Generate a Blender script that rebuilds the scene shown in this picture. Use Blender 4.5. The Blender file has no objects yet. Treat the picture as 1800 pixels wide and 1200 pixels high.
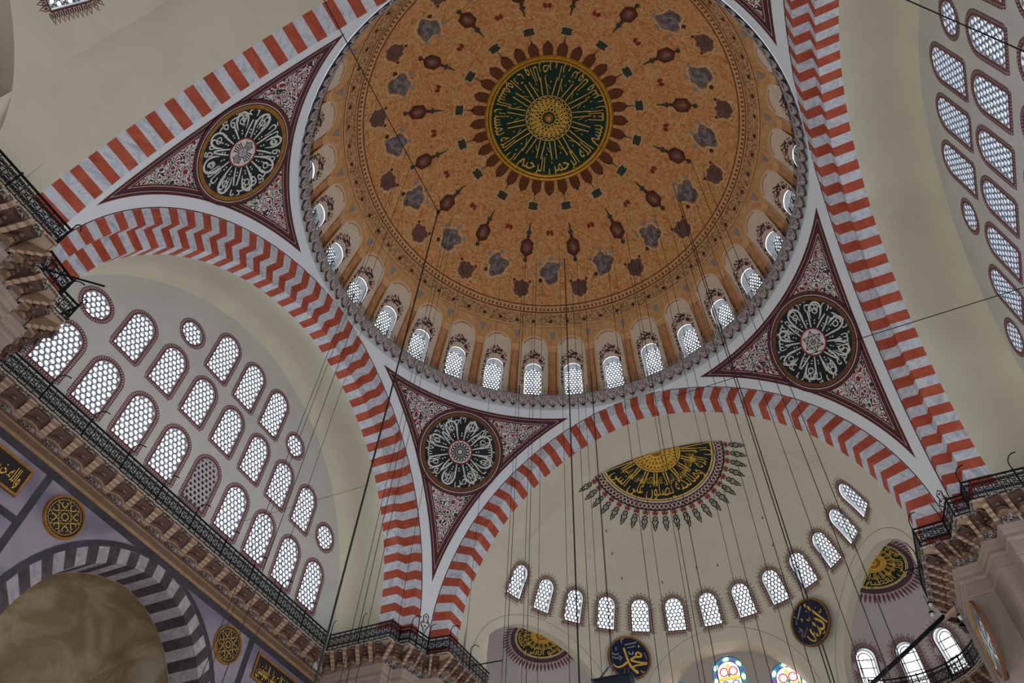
import bpy, math, random
import numpy as np
from mathutils import Vector, Matrix
from mathutils.geometry import delaunay_2d_cdt, tessellate_polygon

PI = math.pi
R_ = math.radians
random.seed(7)
sc = bpy.context.scene
col = sc.collection

# ------------------------------------------------------------------ camera, world, exposure
CAM = Vector((6.954, -15.936, 1.70))
FPX = 1261.87
cam_d = bpy.data.cameras.new('camera')
cam_d.sensor_width = 36.0
cam_d.lens = FPX / 1800 * 36.0
cam_d.clip_end = 300
cam = bpy.data.objects.new('camera', cam_d)
cam.location = CAM
cam.rotation_euler = (2.4871, -0.0399, 0.4444)
col.objects.link(cam)
sc.camera = cam
CAMR = cam.rotation_euler.to_matrix()

world = bpy.data.worlds.new('daylight')
world.use_nodes = True
wn = world.node_tree.nodes
wn['Background'].inputs[0].default_value = (0.80, 0.86, 1.0, 1)
wn['Background'].inputs[1].default_value = 0.9
sc.world = world
sc.view_settings.view_transform = 'Standard'
sc.view_settings.look = 'None'
sc.view_settings.gamma = 1
sc.view_settings.use_curve_mapping = False
sc.view_settings.exposure = 1.12
WIN = 2.9        # brightness of the daylit panes

def ray(px, py):
    return CAMR @ Vector(((px - 900) / FPX, -(py - 600) / FPX, -1.0))
def on_plane(px, py, axis, val):
    d = ray(px, py)
    t = (val - CAM[axis]) / d[axis]
    return CAM + t * d

# ------------------------------------------------------------------ materials
def srgb(r, g, b):
    f = lambda c: (c / 255 / 12.92) if c / 255 <= 0.04045 else ((c / 255 + 0.055) / 1.055) ** 2.4
    return (f(r), f(g), f(b))
MATS = {}
class NT:
    """tiny helper to write node trees"""
    def __init__(s, name):
        s.m = bpy.data.materials.new(name); s.m.use_nodes = True
        s.t = s.m.node_tree; s.n = s.t.nodes; s.b = s.n['Principled BSDF']
        MATS[name] = s.m
    def node(s, typ, **kw):
        n = s.n.new(typ)
        for k, v in kw.items():
            if k.startswith('_'): setattr(n, k[1:], v)
        return n
    def inp(s, sock, v):
        if hasattr(v, 'is_linked') or isinstance(v, bpy.types.NodeSocket): s.t.links.new(v, sock)
        elif isinstance(v, (tuple, list)) and len(v) == 3 and sock.type == 'RGBA': sock.default_value = (*v, 1)
        else: sock.default_value = v
    def coord(s, kind='Object'):
        return s.node('ShaderNodeTexCoord').outputs[kind]
    def noise(s, scale, detail=3, dist=0.0, vec=None, rough=0.55):
        n = s.node('ShaderNodeTexNoise')
        s.inp(n.inputs['Vector'], vec if vec is not None else s.coord())
        n.inputs['Scale'].default_value = scale; n.inputs['Detail'].default_value = detail
        n.inputs['Distortion'].default_value = dist; n.inputs['Roughness'].default_value = rough
        return n.outputs['Fac']
    def voro(s, scale, feature='F1', out='Distance', vec=None):
        n = s.node('ShaderNodeTexVoronoi', _feature=feature)
        s.inp(n.inputs['Vector'], vec if vec is not None else s.coord())
        n.inputs['Scale'].default_value = scale
        return n.outputs[out]
    def math(s, op, a, b=0.0):
        n = s.node('ShaderNodeMath', _operation=op)
        s.inp(n.inputs[0], a); s.inp(n.inputs[1], b)
        return n.outputs[0]
    def vmath(s, op, a, b):
        n = s.node('ShaderNodeVectorMath', _operation=op)
        s.inp(n.inputs[0], a); s.inp(n.inputs[1], b)
        return n.outputs[0]
    def mix(s, f, a, b):
        n = s.node('ShaderNodeMix', _data_type='RGBA')
        s.inp(n.inputs[0], f); s.inp(n.inputs[6], a); s.inp(n.inputs[7], b)
        return n.outputs[2]
    def ramp(s, f, stops, interp='LINEAR'):
        n = s.node('ShaderNodeValToRGB'); r = n.color_ramp; r.interpolation = interp
        while len(r.elements) < len(stops): r.elements.new(0.5)
        for e, (p, c) in zip(r.elements, stops):
            e.position = p; e.color = (*c, 1)
        s.inp(n.inputs[0], f)
        return n.outputs[0]
    def attr(s, name):
        n = s.node('ShaderNodeAttribute'); n.attribute_name = name
        return n.outputs['Fac']
    def bump(s, h, strength=0.3, dist=0.05):
        n = s.node('ShaderNodeBump'); s.inp(n.inputs['Height'], h)
        n.inputs['Strength'].default_value = strength; n.inputs['Distance'].default_value = dist
        s.t.links.new(n.outputs[0], s.b.inputs['Normal'])
    def done(s, color, rough=0.75, metal=0.0):
        s.inp(s.b.inputs['Base Color'], color)
        s.b.inputs['Roughness'].default_value = rough
        s.b.inputs['Metallic'].default_value = metal
        s.b.inputs['Specular IOR Level'].default_value = 0.3
        return s.m
def plain(name, rgb, var=0.12, scale=2.0, rough=0.75, metal=0.0, bump=0.0, detail=4):
    t = NT(name); c = srgb(*rgb)
    f = t.noise(scale, detail)
    lo = tuple(x * (1 - var) for x in c); hi = tuple(min(1, x * (1 + var)) for x in c)
    if bump: t.bump(t.noise(scale * 6, 5), bump, 0.02)
    return t.done(t.ramp(f, [(0.3, lo), (0.7, hi)]), rough, metal)

plain('cream_plaster', (203, 198, 176), 0.05, 0.5, 0.8)
plain('white_plaster', (212, 218, 219), 0.06, 0.6, 0.8)
plain('wall_plaster', (194, 194, 186), 0.05, 0.6, 0.8)
plain('shaded_pink_plaster', (174, 166, 160), 0.05, 0.6, 0.8)  # pinkish plaster with part of the recess shade mixed into its colour
plain('maroon_paint', (92, 42, 42), 0.15)
plain('dark_line', (38, 32, 34), 0.1)
plain('line_grey', (150, 146, 132), 0.05)
plain('iron', (22, 30, 36), 0.2, 8, 0.45, 0.6)
plain('black_cable', (26, 26, 28), 0.1, 5, 0.6)
plain('gold', (206, 160, 52), 0.22, 3, 0.4, 0.35)
plain('gold_dark', (150, 104, 40), 0.25, 3, 0.5, 0.3)
plain('gold_paint', (222, 182, 72), 0.15, 3, 0.45, 0.2)
plain('green_board', (18, 56, 42), 0.2, 2)
plain('dark_green', (24, 38, 36), 0.2, 2)
plain('board_green', (70, 90, 90), 0.25, 1.5, 0.3)
plain('navy', (16, 30, 56), 0.25, 1.5, 0.4)
plain('white_paint', (206, 206, 198), 0.06)
plain('brown_ring', (104, 66, 40), 0.2, 6)
plain('red_paint', (150, 48, 42), 0.15)
plain('mauve_paint', (116, 64, 68), 0.15, 4)
plain('mauve_dark', (76, 52, 56), 0.15, 4)
plain('grille_plaster', (128, 134, 142), 0.1, 6)
plain('grille_pale', (190, 184, 184), 0.08, 6)
plain('dark_glass', (66, 60, 62), 0.15, 3, 0.3)
plain('pier_stone', (142, 126, 116), 0.1, 1.2, 0.75, 0, 0.15)
plain('pier_moulding', (150, 134, 120), 0.1, 2.0)
plain('corbel_stone', (128, 102, 80), 0.16, 2.5, 0.75)
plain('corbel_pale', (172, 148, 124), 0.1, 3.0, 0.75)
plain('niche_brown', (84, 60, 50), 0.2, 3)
plain('moulding_tan', (138, 110, 80), 0.12, 2)
plain('moulding_brown', (100, 80, 64), 0.12, 2)
plain('dark_stone', (54, 52, 56), 0.3, 1.4, 0.6)
plain('brown_medal', (112, 82, 72), 0.25, 4)
plain('petal_brown', (110, 66, 36), 0.2, 4)
plain('hex_brown', (92, 48, 34), 0.2, 5)
plain('hex_pink', (166, 108, 84), 0.25, 3)
plain('sage', (66, 74, 58), 0.25, 5)
plain('slate_blue', (150, 150, 150), 0.15, 3)
plain('pale_scroll', (226, 190, 140), 0.12, 4)
plain('band_line', (222, 176, 122), 0.12, 4)
plain('band_dark', (126, 78, 48), 0.2, 4)
plain('niche_cream', (226, 212, 190), 0.06, 2)
plain('pilaster_pink', (200, 148, 104), 0.25, 1.6)
plain('carpet', (84, 60, 56), 0.2, 2, 0.95)
plain('aisle_trim', (124, 104, 72), 0.2, 1)

def make_special():
    t = NT('voussoir_red')
    inf = t.node('ShaderNodeObjectInfo').outputs['Random']
    v = t.vmath('ADD', t.coord(), t.node('ShaderNodeObjectInfo').outputs['Location'])
    f = t.noise(1.6, 5, 0.8, v)
    c = t.ramp(f, [(0.25, srgb(150, 66, 46)), (0.55, srgb(178, 86, 60)), (0.8, srgb(194, 108, 80))])
    t.done(t.mix(t.math('MULTIPLY', inf, 0.35), c, srgb(160, 72, 52)), 0.8)
    t = NT('voussoir_grey')
    v = t.coord()
    f = t.noise(0.9, 5, 2.5, v)
    c = t.ramp(f, [(0.3, srgb(160, 168, 178)), (0.5, srgb(204, 210, 214)), (0.62, srgb(180, 186, 198)), (0.8, srgb(208, 210, 212))])
    t.done(c, 0.75)
    t = NT('voussoir_white_marble')
    c = t.ramp(t.noise(1.3, 5, 2.0), [(0.3, srgb(118, 114, 118)), (0.7, srgb(160, 156, 156))])
    t.done(c, 0.6)
    t = NT('voussoir_dark')
    c = t.ramp(t.noise(2.0, 5, 1.0), [(0.3, srgb(48, 40, 44)), (0.7, srgb(76, 66, 70))])
    t.done(c, 0.6)
    t = NT('grey_marble')
    w = t.node('ShaderNodeTexWave'); w.inputs['Scale'].default_value = 0.22; w.inputs['Distortion'].default_value = 9
    w.inputs['Detail'].default_value = 4
    mp = t.node('ShaderNodeMapping'); mp.inputs['Rotation'].default_value = (0.7, 0.3, 0.4)
    t.t.links.new(t.coord(), mp.inputs['Vector']); t.t.links.new(mp.outputs[0], w.inputs['Vector'])
    c = t.ramp(w.outputs['Fac'], [(0.1, srgb(92, 88, 102)), (0.5, srgb(118, 114, 126)), (0.9, srgb(146, 138, 142))])
    t.done(t.mix(t.noise(0.8, 5), c, srgb(112, 106, 118)), 0.55)
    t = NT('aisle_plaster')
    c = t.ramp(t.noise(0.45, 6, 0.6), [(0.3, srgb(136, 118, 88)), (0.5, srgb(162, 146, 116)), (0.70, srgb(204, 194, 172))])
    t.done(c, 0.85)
    # painted dome field: tangled baroque stucco in ochre
    t = NT('dome_ochre')
    f = t.noise(1.9, 6, 2.2); g = t.noise(0.5, 3, 0.3); k = t.noise(4.5, 4, 1.2)
    c = t.ramp(f, [(0.28, srgb(156, 102, 54)), (0.40, srgb(208, 146, 84)), (0.50, srgb(220, 162, 100)), (0.56, srgb(240, 202, 152)), (0.62, srgb(210, 148, 86)), (0.78, srgb(172, 114, 62))])
    c = t.mix(t.math('MULTIPLY', g, 0.5), c, srgb(214, 150, 84))
    t.bump(t.math('ADD', f, t.math('MULTIPLY', k, 0.5)), 0.6, 0.15)
    t.done(c, 0.8)
    t = NT('dome_drum')
    c = t.ramp(t.noise(1.4, 4, 1.2), [(0.3, srgb(200, 146, 84)), (0.7, srgb(224, 182, 130))])
    t.done(c, 0.8)
    t = NT('dome_band')
    v = t.voro(3.2); f = t.noise(6, 3, 1.5)
    c = t.mix(t.math('GREATER_THAN', f, 0.52), srgb(206, 168, 118), srgb(150, 104, 66))
    t.done(c, 0.8)
    t = NT('flower_grey')
    c = t.ramp(t.noise(1.7, 3, 0.6), [(0.0, srgb(84, 62, 58)), (0.40, srgb(112, 104, 102)), (0.52, srgb(140, 134, 134)), (0.62, srgb(108, 92, 68)), (0.70, srgb(186, 150, 132))], 'CONSTANT')
    t.done(c, 0.8)
    # arabesque of the pendentives: white scrolls and dark flowers on red
    t = NT('pendentive_paint')
    w = t.node('ShaderNodeTexNoise'); w.inputs['Scale'].default_value = 1.4; w.inputs['Detail'].default_value = 2
    t.t.links.new(t.coord(), w.inputs['Vector'])
    sv = t.node('ShaderNodeVectorMath', _operation='SCALE'); sv.inputs[3].default_value = 0.55
    t.t.links.new(w.outputs['Color'], sv.inputs[0])
    vec = t.vmath('ADD', t.coord(), sv.outputs[0])
    d1 = t.voro(2.1, vec=vec); d2 = t.voro(3.6, 'SMOOTH_F1', vec=vec); e = t.voro(3.4, 'DISTANCE_TO_EDGE', vec=vec)
    n1 = t.noise(3.2, 2, 1.6)
    c = t.mix(t.math('GREATER_THAN', n1, 0.46), srgb(206, 202, 196), srgb(126, 40, 40))
    c = t.mix(t.math('LESS_THAN', e, 0.06), c, srgb(44, 48, 48))
    c = t.mix(t.math('LESS_THAN', t.math('ABSOLUTE', t.math('SUBTRACT', e, 0.11)), 0.05), c, srgb(216, 212, 206))
    c = t.mix(t.math('LESS_THAN', d1, 0.30), c, srgb(208, 204, 200))
    c = t.mix(t.math('LESS_THAN', d1, 0.22), c, srgb(56, 64, 62))
    c = t.mix(t.math('LESS_THAN', d1, 0.10), c, srgb(150, 140, 138))
    c = t.mix(t.math('LESS_THAN', d1, 0.055), c, srgb(120, 44, 44))
    da = t.attr('d_edge')
    mar = srgb(88, 40, 40); drk = srgb(44, 34, 36); wht = srgb(214, 221, 222)
    for lim, cc in ((1.02, mar), (0.95, srgb(190, 176, 170)), (0.925, mar), (0.80, drk), (0.735, srgb(180, 170, 164)), (0.71, mar), (0.58, wht), (0.055, mar)):
        c = t.mix(t.math('LESS_THAN', da, lim), c, cc)
    t.done(c, 0.8)
    # carved dark panels of the corbels
    t = NT('carved_dark')
    c = t.mix(t.math('GREATER_THAN', t.noise(7, 2, 1.5), 0.52), srgb(52, 48, 48), srgb(140, 136, 128))
    t.done(c, 0.8)
    t = NT('ring_trim')
    d = t.voro(8.0)
    c = t.mix(t.math('LESS_THAN', t.math('ABSOLUTE', t.math('SUBTRACT', d, 0.3)), 0.12), srgb(96, 86, 76), srgb(196, 186, 168))
    t.done(c, 0.8)
    t = NT('muqarnas_paint')
    c = t.ramp(t.noise(5, 3, 1.0), [(0.0, srgb(104, 94, 94)), (0.42, srgb(186, 180, 174)), (0.58, srgb(132, 66, 62))], 'CONSTANT')
    t.done(c, 0.8)
    t = NT('braid_paint')
    c = t.mix(t.math('GREATER_THAN', t.noise(5, 2, 2.0), 0.5), srgb(150, 56, 56), srgb(206, 190, 180))
    t.done(c, 0.8)
    # daylit glass
    for nm, rgb, s in (('daylit_glass', (0.90, 0.95, 1.0), WIN), ('daylit_glass_warm', (1.0, 0.9, 0.72), WIN * 0.35), ('daylit_glass_soft', (0.92, 0.96, 1.0), WIN * 0.30),
                       ('glass_amber', (1.0, 0.42, 0.05), 0.8), ('glass_red', (0.8, 0.05, 0.05), 0.6),
                       ('glass_green', (0.02, 0.30, 0.16), 0.5), ('glass_blue', (0.06, 0.06, 0.5), 0.6), ('glass_violet', (0.16, 0.05, 0.42), 0.6)):
        t = NT(nm)
        t.b.inputs['Base Color'].default_value = (*[x * 0.6 for x in rgb], 1)
        t.b.inputs['Emission Color'].default_value = (*rgb, 1)
        t.b.inputs['Emission Strength'].default_value = s
        t.b.inputs['Roughness'].default_value = 0.4
make_special()

# ------------------------------------------------------------------ mesh helpers
class MB:
    def __init__(s): s.v = []; s.f = []; s.mi = []; s.mats = []
    def mat(s, name):
        if name not in s.mats: s.mats.append(name)
        return s.mats.index(name)
    def add(s, vs, fs, m):
        k = len(s.v); i = s.mat(m)
        s.v += [tuple(p) for p in vs]
        for f in fs: s.f.append(tuple(a + k for a in f)); s.mi.append(i)
    def box(s, x0, x1, y0, y1, z0, z1, m):
        vs = [(x, y, z) for z in (z0, z1) for y in (y0, y1) for x in (x0, x1)]
        s.add(vs, [(0, 2, 3, 1), (4, 5, 7, 6), (0, 1, 5, 4), (2, 6, 7, 3), (0, 4, 6, 2), (1, 3, 7, 5)], m)
    def mesh(s, name, smooth=False):
        me = bpy.data.meshes.new(name)
        me.from_pydata(s.v, [], s.f)
        for n in s.mats: me.materials.append(MATS[n])
        me.polygons.foreach_set('material_index', s.mi)
        if smooth: me.polygons.foreach_set('use_smooth', [True] * len(s.f))
        me.update()
        return me
def link(name, me, parent=None, mat=None):
    o = bpy.data.objects.new(name, me); col.objects.link(o)
    if parent: o.parent = parent
    if mat is not None: o.matrix_basis = mat
    return o
def tag(o, label=None, cat=None, group=None, kind=None):
    if label: o['label'] = label
    if cat: o['category'] = cat
    if group: o['group'] = group
    if kind: o['kind'] = kind
    return o
def empty(name, mat=None, label=None, cat=None, group=None, kind=None):
    o = bpy.data.objects.new(name, None); col.objects.link(o); o.empty_display_size = 0.2
    if mat is not None: o.matrix_basis = mat
    return tag(o, label, cat, group, kind)
def frame(origin, xa, ya, za):
    m = Matrix.Identity(4)
    for i, a in enumerate((xa, ya, za)):
        for k in range(3): m[k][i] = a[k]
    for k in range(3): m[k][3] = origin[k]
    return m
def rotz(a): return Matrix.Rotation(a, 4, 'Z')
def copies(tree, parent, mat):
    """copy the parts (name, mesh, local matrix) below a new parent"""
    return [link(n, me, parent, m) for n, me, m in tree]

# flat drawing on any surface: mp(u, v, off) -> point
def stroke(b, pts, w, mp, m, off=0.02, closed=False):
    n = len(pts)
    if n < 2: return
    ws = w if isinstance(w, (list, tuple)) else [w] * n
    L = []; Rr = []
    for i in range(n):
        a = pts[(i - 1) % n] if (closed or i > 0) else pts[i]
        c = pts[(i + 1) % n] if (closed or i < n - 1) else pts[i]
        dx, dy = c[0] - a[0], c[1] - a[1]; l = math.hypot(dx, dy) or 1e-6
        nx, ny = -dy / l * ws[i] / 2, dx / l * ws[i] / 2
        L.append(mp(pts[i][0] + nx, pts[i][1] + ny, off)); Rr.append(mp(pts[i][0] - nx, pts[i][1] - ny, off))
    k = n if closed else n - 1
    b.add(L + Rr, [(i, n + i, n + (i + 1) % n, (i + 1) % n) for i in range(k)], m)
def fill(b, pts, mp, m, off=0.02):
    tris = tessellate_polygon([[Vector((p[0], p[1], 0)) for p in pts]])
    b.add([mp(p[0], p[1], off) for p in pts], tris, m)
def annulus(b, r0, r1, mp, m, off=0.02, n=64, a0=0.0, a1=2 * PI, rings=None, c=(0, 0)):
    full = abs(a1 - a0 - 2 * PI) < 1e-6
    rings = rings or max(1, int((r1 - r0) / 0.5))
    na = n if full else n + 1
    vs = []
    for j in range(rings + 1):
        r = r0 + (r1 - r0) * j / rings
        for i in range(na):
            a = a0 + (a1 - a0) * i / n
            vs.append(mp(c[0] + r * math.cos(a), c[1] + r * math.sin(a), off))
    fs = []
    for j in range(rings):
        for i in range(n):
            i2 = (i + 1) % na
            fs.append((j * na + i, j * na + i2, (j + 1) * na + i2, (j + 1) * na + i))
    b.add(vs, fs, m)
def ell(cx, cy, rx, ry, a=0.0, n=10):
    ca, sa = math.cos(a), math.sin(a)
    return [(cx + rx * math.cos(t) * ca - ry * math.sin(t) * sa, cy + rx * math.cos(t) * sa + ry * math.sin(t) * ca)
            for t in (2 * PI * i / n for i in range(n))]
def tf(pts, x, y, s=1.0, a=0.0):
    ca, sa = math.cos(a), math.sin(a)
    return [(x + s * (p[0] * ca - p[1] * sa), y + s * (p[0] * sa + p[1] * ca)) for p in pts]
def flat(u, v, off): return (u, -off, v)          # drawing on a local wall plane, room side is -y
def sphere_map(C, Rr, d0, up):
    """geodesic drawing plane on the inside of a sphere, centred at direction d0"""
    n0 = Vector(d0).normalized(); up = Vector(up)
    e2 = (up - n0 * up.dot(n0)).normalized(); e1 = n0.cross(e2)
    C = Vector(C)
    def mp(u, v, off):
        d = math.hypot(u, v)
        if d < 1e-9: return C + n0 * (Rr - off)
        q = (e1 * (u / d) + e2 * (v / d)) * math.sin(d / Rr) + n0 * math.cos(d / Rr)
        return C + q * (Rr - off)
    return mp

def inside(poly, x, y):
    x = np.asarray(x, float); y = np.asarray(y, float); r = np.zeros(x.shape, bool)
    p = np.asarray(poly, float); q = np.roll(p, -1, 0)
    for (x0, y0), (x1, y1) in zip(p, q):
        if y0 == y1: continue
        c = ((y0 > y) != (y1 > y)) & (x < (x1 - x0) * (y - y0) / (y1 - y0) + x0)
        r ^= c
    return r
def edge_dist(poly, x, y):
    p = np.asarray(poly, float); q = np.roll(p, -1, 0); d = np.full(np.shape(x), 1e9)
    for a, c in zip(p, q):
        e = c - a; l = e @ e
        if l < 1e-12: continue
        t = np.clip(((x - a[0]) * e[0] + (y - a[1]) * e[1]) / l, 0, 1)
        d = np.minimum(d, np.hypot(x - a[0] - t * e[0], y - a[1] - t * e[1]))
    return d
def patch(outer, holes, step, mp, mat, name, smooth=True):
    """surface sheet with holes, drawn in a 2-D domain and mapped to 3-D"""
    P = [Vector(p) for p in outer]; E = [(i, (i + 1) % len(outer)) for i in range(len(outer))]
    for h in holes:
        k = len(P); P += [Vector(p) for p in h]; E += [(k + i, k + (i + 1) % len(h)) for i in range(len(h))]
    o = np.array(outer)
    gx, gy = np.meshgrid(np.arange(o[:, 0].min() + step / 2, o[:, 0].max(), step), np.arange(o[:, 1].min() + step / 2, o[:, 1].max(), step))
    gx = gx.ravel(); gy = gy.ravel()
    ok = inside(outer, gx, gy) & (edge_dist(outer, gx, gy) > step * 0.35)
    for h in holes:
        ok &= ~inside(h, gx, gy) & (edge_dist(h, gx, gy) > step * 0.25)
    P += [Vector((a, c)) for a, c in zip(gx[ok], gy[ok])]
    vs, _, fs, _, _, _ = delaunay_2d_cdt(P, E, [], 0, 1e-5)
    va = np.array([(v.x, v.y) for v in vs]); fa = np.array(fs)
    cx = va[fa].mean(1)
    keep = inside(outer, cx[:, 0], cx[:, 1])
    for h in holes: keep &= ~inside(h, cx[:, 0], cx[:, 1])
    b = MB(); b.add([mp(v[0], v[1]) for v in va], [tuple(int(i) for i in f) for f in fa[keep]], mat)
    return b.mesh(name, smooth)

# ------------------------------------------------------------------ lettering (joined Arabic forms)
_AR = {'ا': 'FE8D', 'أ': 'FE83', 'ب': 'FE8F', 'ت': 'FE95', 'ث': 'FE99', 'ج': 'FE9D', 'ح': 'FEA1', 'خ': 'FEA5', 'د': 'FEA9', 'ذ': 'FEAB',
       'ر': 'FEAD', 'ز': 'FEAF', 'س': 'FEB1', 'ش': 'FEB5', 'ص': 'FEB9', 'ض': 'FEBD', 'ط': 'FEC1', 'ظ': 'FEC5', 'ع': 'FEC9', 'غ': 'FECD',
       'ف': 'FED1', 'ق': 'FED5', 'ك': 'FED9', 'ل': 'FEDD', 'م': 'FEE1', 'ن': 'FEE5', 'ه': 'FEE9', 'و': 'FEED', 'ي': 'FEF1', 'ئ': 'FE89', 'ى': 'FEEF', 'ة': 'FE93', 'ؤ': 'FE85'}
_NOJOIN = set('اأدذرزوىةؤ')
def shape_arabic(s):
    out = []
    words = s.split(' ')
    for w in words:
        g = ''
        for i, ch in enumerate(w):
            base = int(_AR[ch], 16)
            prev = i > 0 and w[i - 1] not in _NOJOIN
            nxt = i < len(w) - 1 and ch not in _NOJOIN
            if ch in _NOJOIN: k = 1 if prev else 0
            else: k = 3 if prev and nxt else (1 if prev else (2 if nxt else 0))
            g += chr(base + k)
        out.append(g[::-1])
    return ' '.join(out[::-1])
_TXT = {}
def text_mesh(s):
    if s in _TXT: return _TXT[s]
    c = bpy.data.curves.new('lettering', 'FONT'); c.body = shape_arabic(s); c.resolution_u = 3
    o = bpy.data.objects.new('lettering', c); col.objects.link(o)
    bpy.context.view_layer.update()
    ev = o.evaluated_get(bpy.context.evaluated_depsgraph_get()); me = ev.to_mesh()
    vs = [(v.co.x, v.co.y) for v in me.vertices]; fs = [tuple(p.vertices) for p in me.polygons]
    ev.to_mesh_clear()
    bpy.data.objects.remove(o); bpy.data.curves.remove(c)
    x0 = min(v[0] for v in vs); x1 = max(v[0] for v in vs)
    _TXT[s] = ([(v[0] - x0, v[1]) for v in vs], fs, x1 - x0)
    return _TXT[s]
def ring_text(b, s, rbase, size, a0, a1, mp, m, off=0.03):
    """text with its baseline on the rim and its tops towards the centre"""
    vs, fs, w = text_mesh(s)
    sx = (a1 - a0) / w
    def P(v):
        r = rbase - v[1] * size; a = a0 + v[0] * sx
        return mp(r * math.cos(a), r * math.sin(a), off)
    b.add([P(v) for v in vs], fs, m)
def line_text(b, s, x0, x1, y, size, mp, m, off=0.03):
    vs, fs, w = text_mesh(s)
    sx = (x1 - x0) / w
    b.add([mp(x0 + v[0] * sx, y + v[1] * size, off) for v in vs], fs, m)
def rosette(b, r, k, amp, n, mp, m, w, off=0.03, ph=0.0):
    pts = [((r + amp * math.cos(k * t + ph)) * math.cos(t), (r + amp * math.cos(k * t + ph)) * math.sin(t)) for t in (2 * PI * i / n for i in range(n))]
    stroke(b, pts, w, mp, m, off, True)

# ------------------------------------------------------------------ shared dimensions (metres)
AX = 12.55                # plane of the four great arches
ZS, ZB = 21.0, 20.05      # arch spring, foot of the arch legs
DC, DR = (0, 0, 35.3), 13.7   # main dome sphere
FLOORZ = 20.05            # gallery floor
def prof(hw, crown, f, zb=ZB, zs=ZS):
    """point (lateral, z) on a slightly pointed arch; f from -1 (left foot) over 0 (crown) to 1 (right foot)"""
    h = crown - zs; c = (h * h - hw * hw) / (2 * hw); r = hw + c
    amax = math.atan2(h, c) if c > 0 else PI / 2
    amax = PI - math.atan2(h, -c) if c <= 0 else amax
    arc = r * amax; leg = zs - zb; g = abs(f) * (arc + leg)
    s = -1 if f < 0 else 1
    if g > arc: return (s * hw, zs - (g - arc))
    a = amax - g / r
    return (s * (r * math.cos(a) - c), zs + r * math.sin(a))
def half_width(hw, crown, z, zs=ZS):
    h = crown - zs; c = (h * h - hw * hw) / (2 * hw); r = hw + c
    if z <= zs: return hw
    return max(0.0, math.sqrt(max(0, r * r - (z - zs) ** 2)) - c)
OUT = (12.1, 33.9)

# ------------------------------------------------------------------ windows
def o_arch(w, h, n=12):
    r = w / 2
    pts = [(-r, 0), (-r / 3, 0), (r / 3, 0), (r, 0), (r, (h - r) / 2)]
    pts += [(r * math.cos(PI * i / n), h - r + r * math.sin(PI * i / n)) for i in range(n + 1)]
    return pts + [(-r, (h - r) / 2)]
def o_circle(r, n=24): return [(r * math.cos(2 * PI * i / n), r * math.sin(2 * PI * i / n)) for i in range(n)]
def o_offset(o, d):
    n = len(o); res = []
    for i in range(n):
        a, p, c = Vector(o[i - 1]), Vector(o[i]), Vector(o[(i + 1) % n])
        n1 = Vector(((p - a).y, -(p - a).x)).normalized(); n2 = Vector(((c - p).y, -(c - p).x)).normalized()
        k = (n1 + n2); k = k / max(0.5, k.length_squared / 2)
        res.append(tuple(p + k * d))
    return res
def resample(o, n):
    pts = [Vector(p) for p in o] + [Vector(o[0])]
    L = [0]
    for a, c in zip(pts, pts[1:]): L.append(L[-1] + (c - a).length)
    out = []
    for k in range(n):
        s = L[-1] * k / n; i = max(j for j in range(len(L) - 1) if L[j] <= s)
        t = (s - L[i]) / max(1e-9, L[i + 1] - L[i]); p = pts[i].lerp(pts[i + 1], t); d = (pts[i + 1] - pts[i]).normalized()
        out.append((p.x, p.y, d.y, -d.x))
    return out, L[-1]
def grille_mesh(o, pitch, ratio, y, mat):
    b = MB(); oa = np.array(o)
    x0, x1 = oa[:, 0].min(), oa[:, 0].max(); z0, z1 = oa[:, 1].min(), oa[:, 1].max()
    ea = oa; eb = np.roll(oa, -1, 0)
    def clamp(p):
        if inside(o, np.array([p[0]]), np.array([p[1]]))[0]: return p
        q = np.array(p); e = eb - ea; l = (e * e).sum(1) + 1e-12
        t = np.clip(((q - ea) * e).sum(1) / l, 0, 1); c = ea + e * t[:, None]
        k = ((c - q) ** 2).sum(1).argmin(); return tuple(c[k])
    rh = pitch / math.sqrt(3); N = 12
    row = 0; z = z0 + pitch * 0.30
    while z < z1 + pitch:
        x = x0 + (pitch * 0.5 if row % 2 else pitch * 0.02)
        while x < x1 + pitch * 0.6:
            d = edge_dist(o, np.array([x]), np.array([z]))[0]
            ins = inside(o, np.array([x]), np.array([z]))[0]
            if ins or d < rh * 0.95:
                hexp = []; hol = []
                for i in range(N):
                    a = 2 * PI * i / N + PI / 6
                    rr = rh if i % 2 == 0 else rh * math.cos(PI / 6)
                    ph = (x + rr * math.cos(a), z + rr * math.sin(a)); pc = (x + pitch / 2 * ratio * math.cos(a), z + pitch / 2 * ratio * math.sin(a))
                    if d < rh * 1.1 or not ins: ph = clamp(ph); pc = clamp(pc)
                    hexp.append(ph); hol.append(pc)
                vs = [(p[0], y, p[1]) for p in hexp] + [(p[0], y, p[1]) for p in hol] + [(p[0], y + 0.06, p[1]) for p in hol]
                fs = []
                for i in range(N):
                    j = (i + 1) % N
                    fs.append((i, j, N + j, N + i)); fs.append((N + i, N + j, 2 * N + j, 2 * N + i))
                b.add(vs, fs, mat)
            x += pitch
        z += pitch * math.sqrt(3) / 2; row += 1
    return b.mesh('grille')
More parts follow.
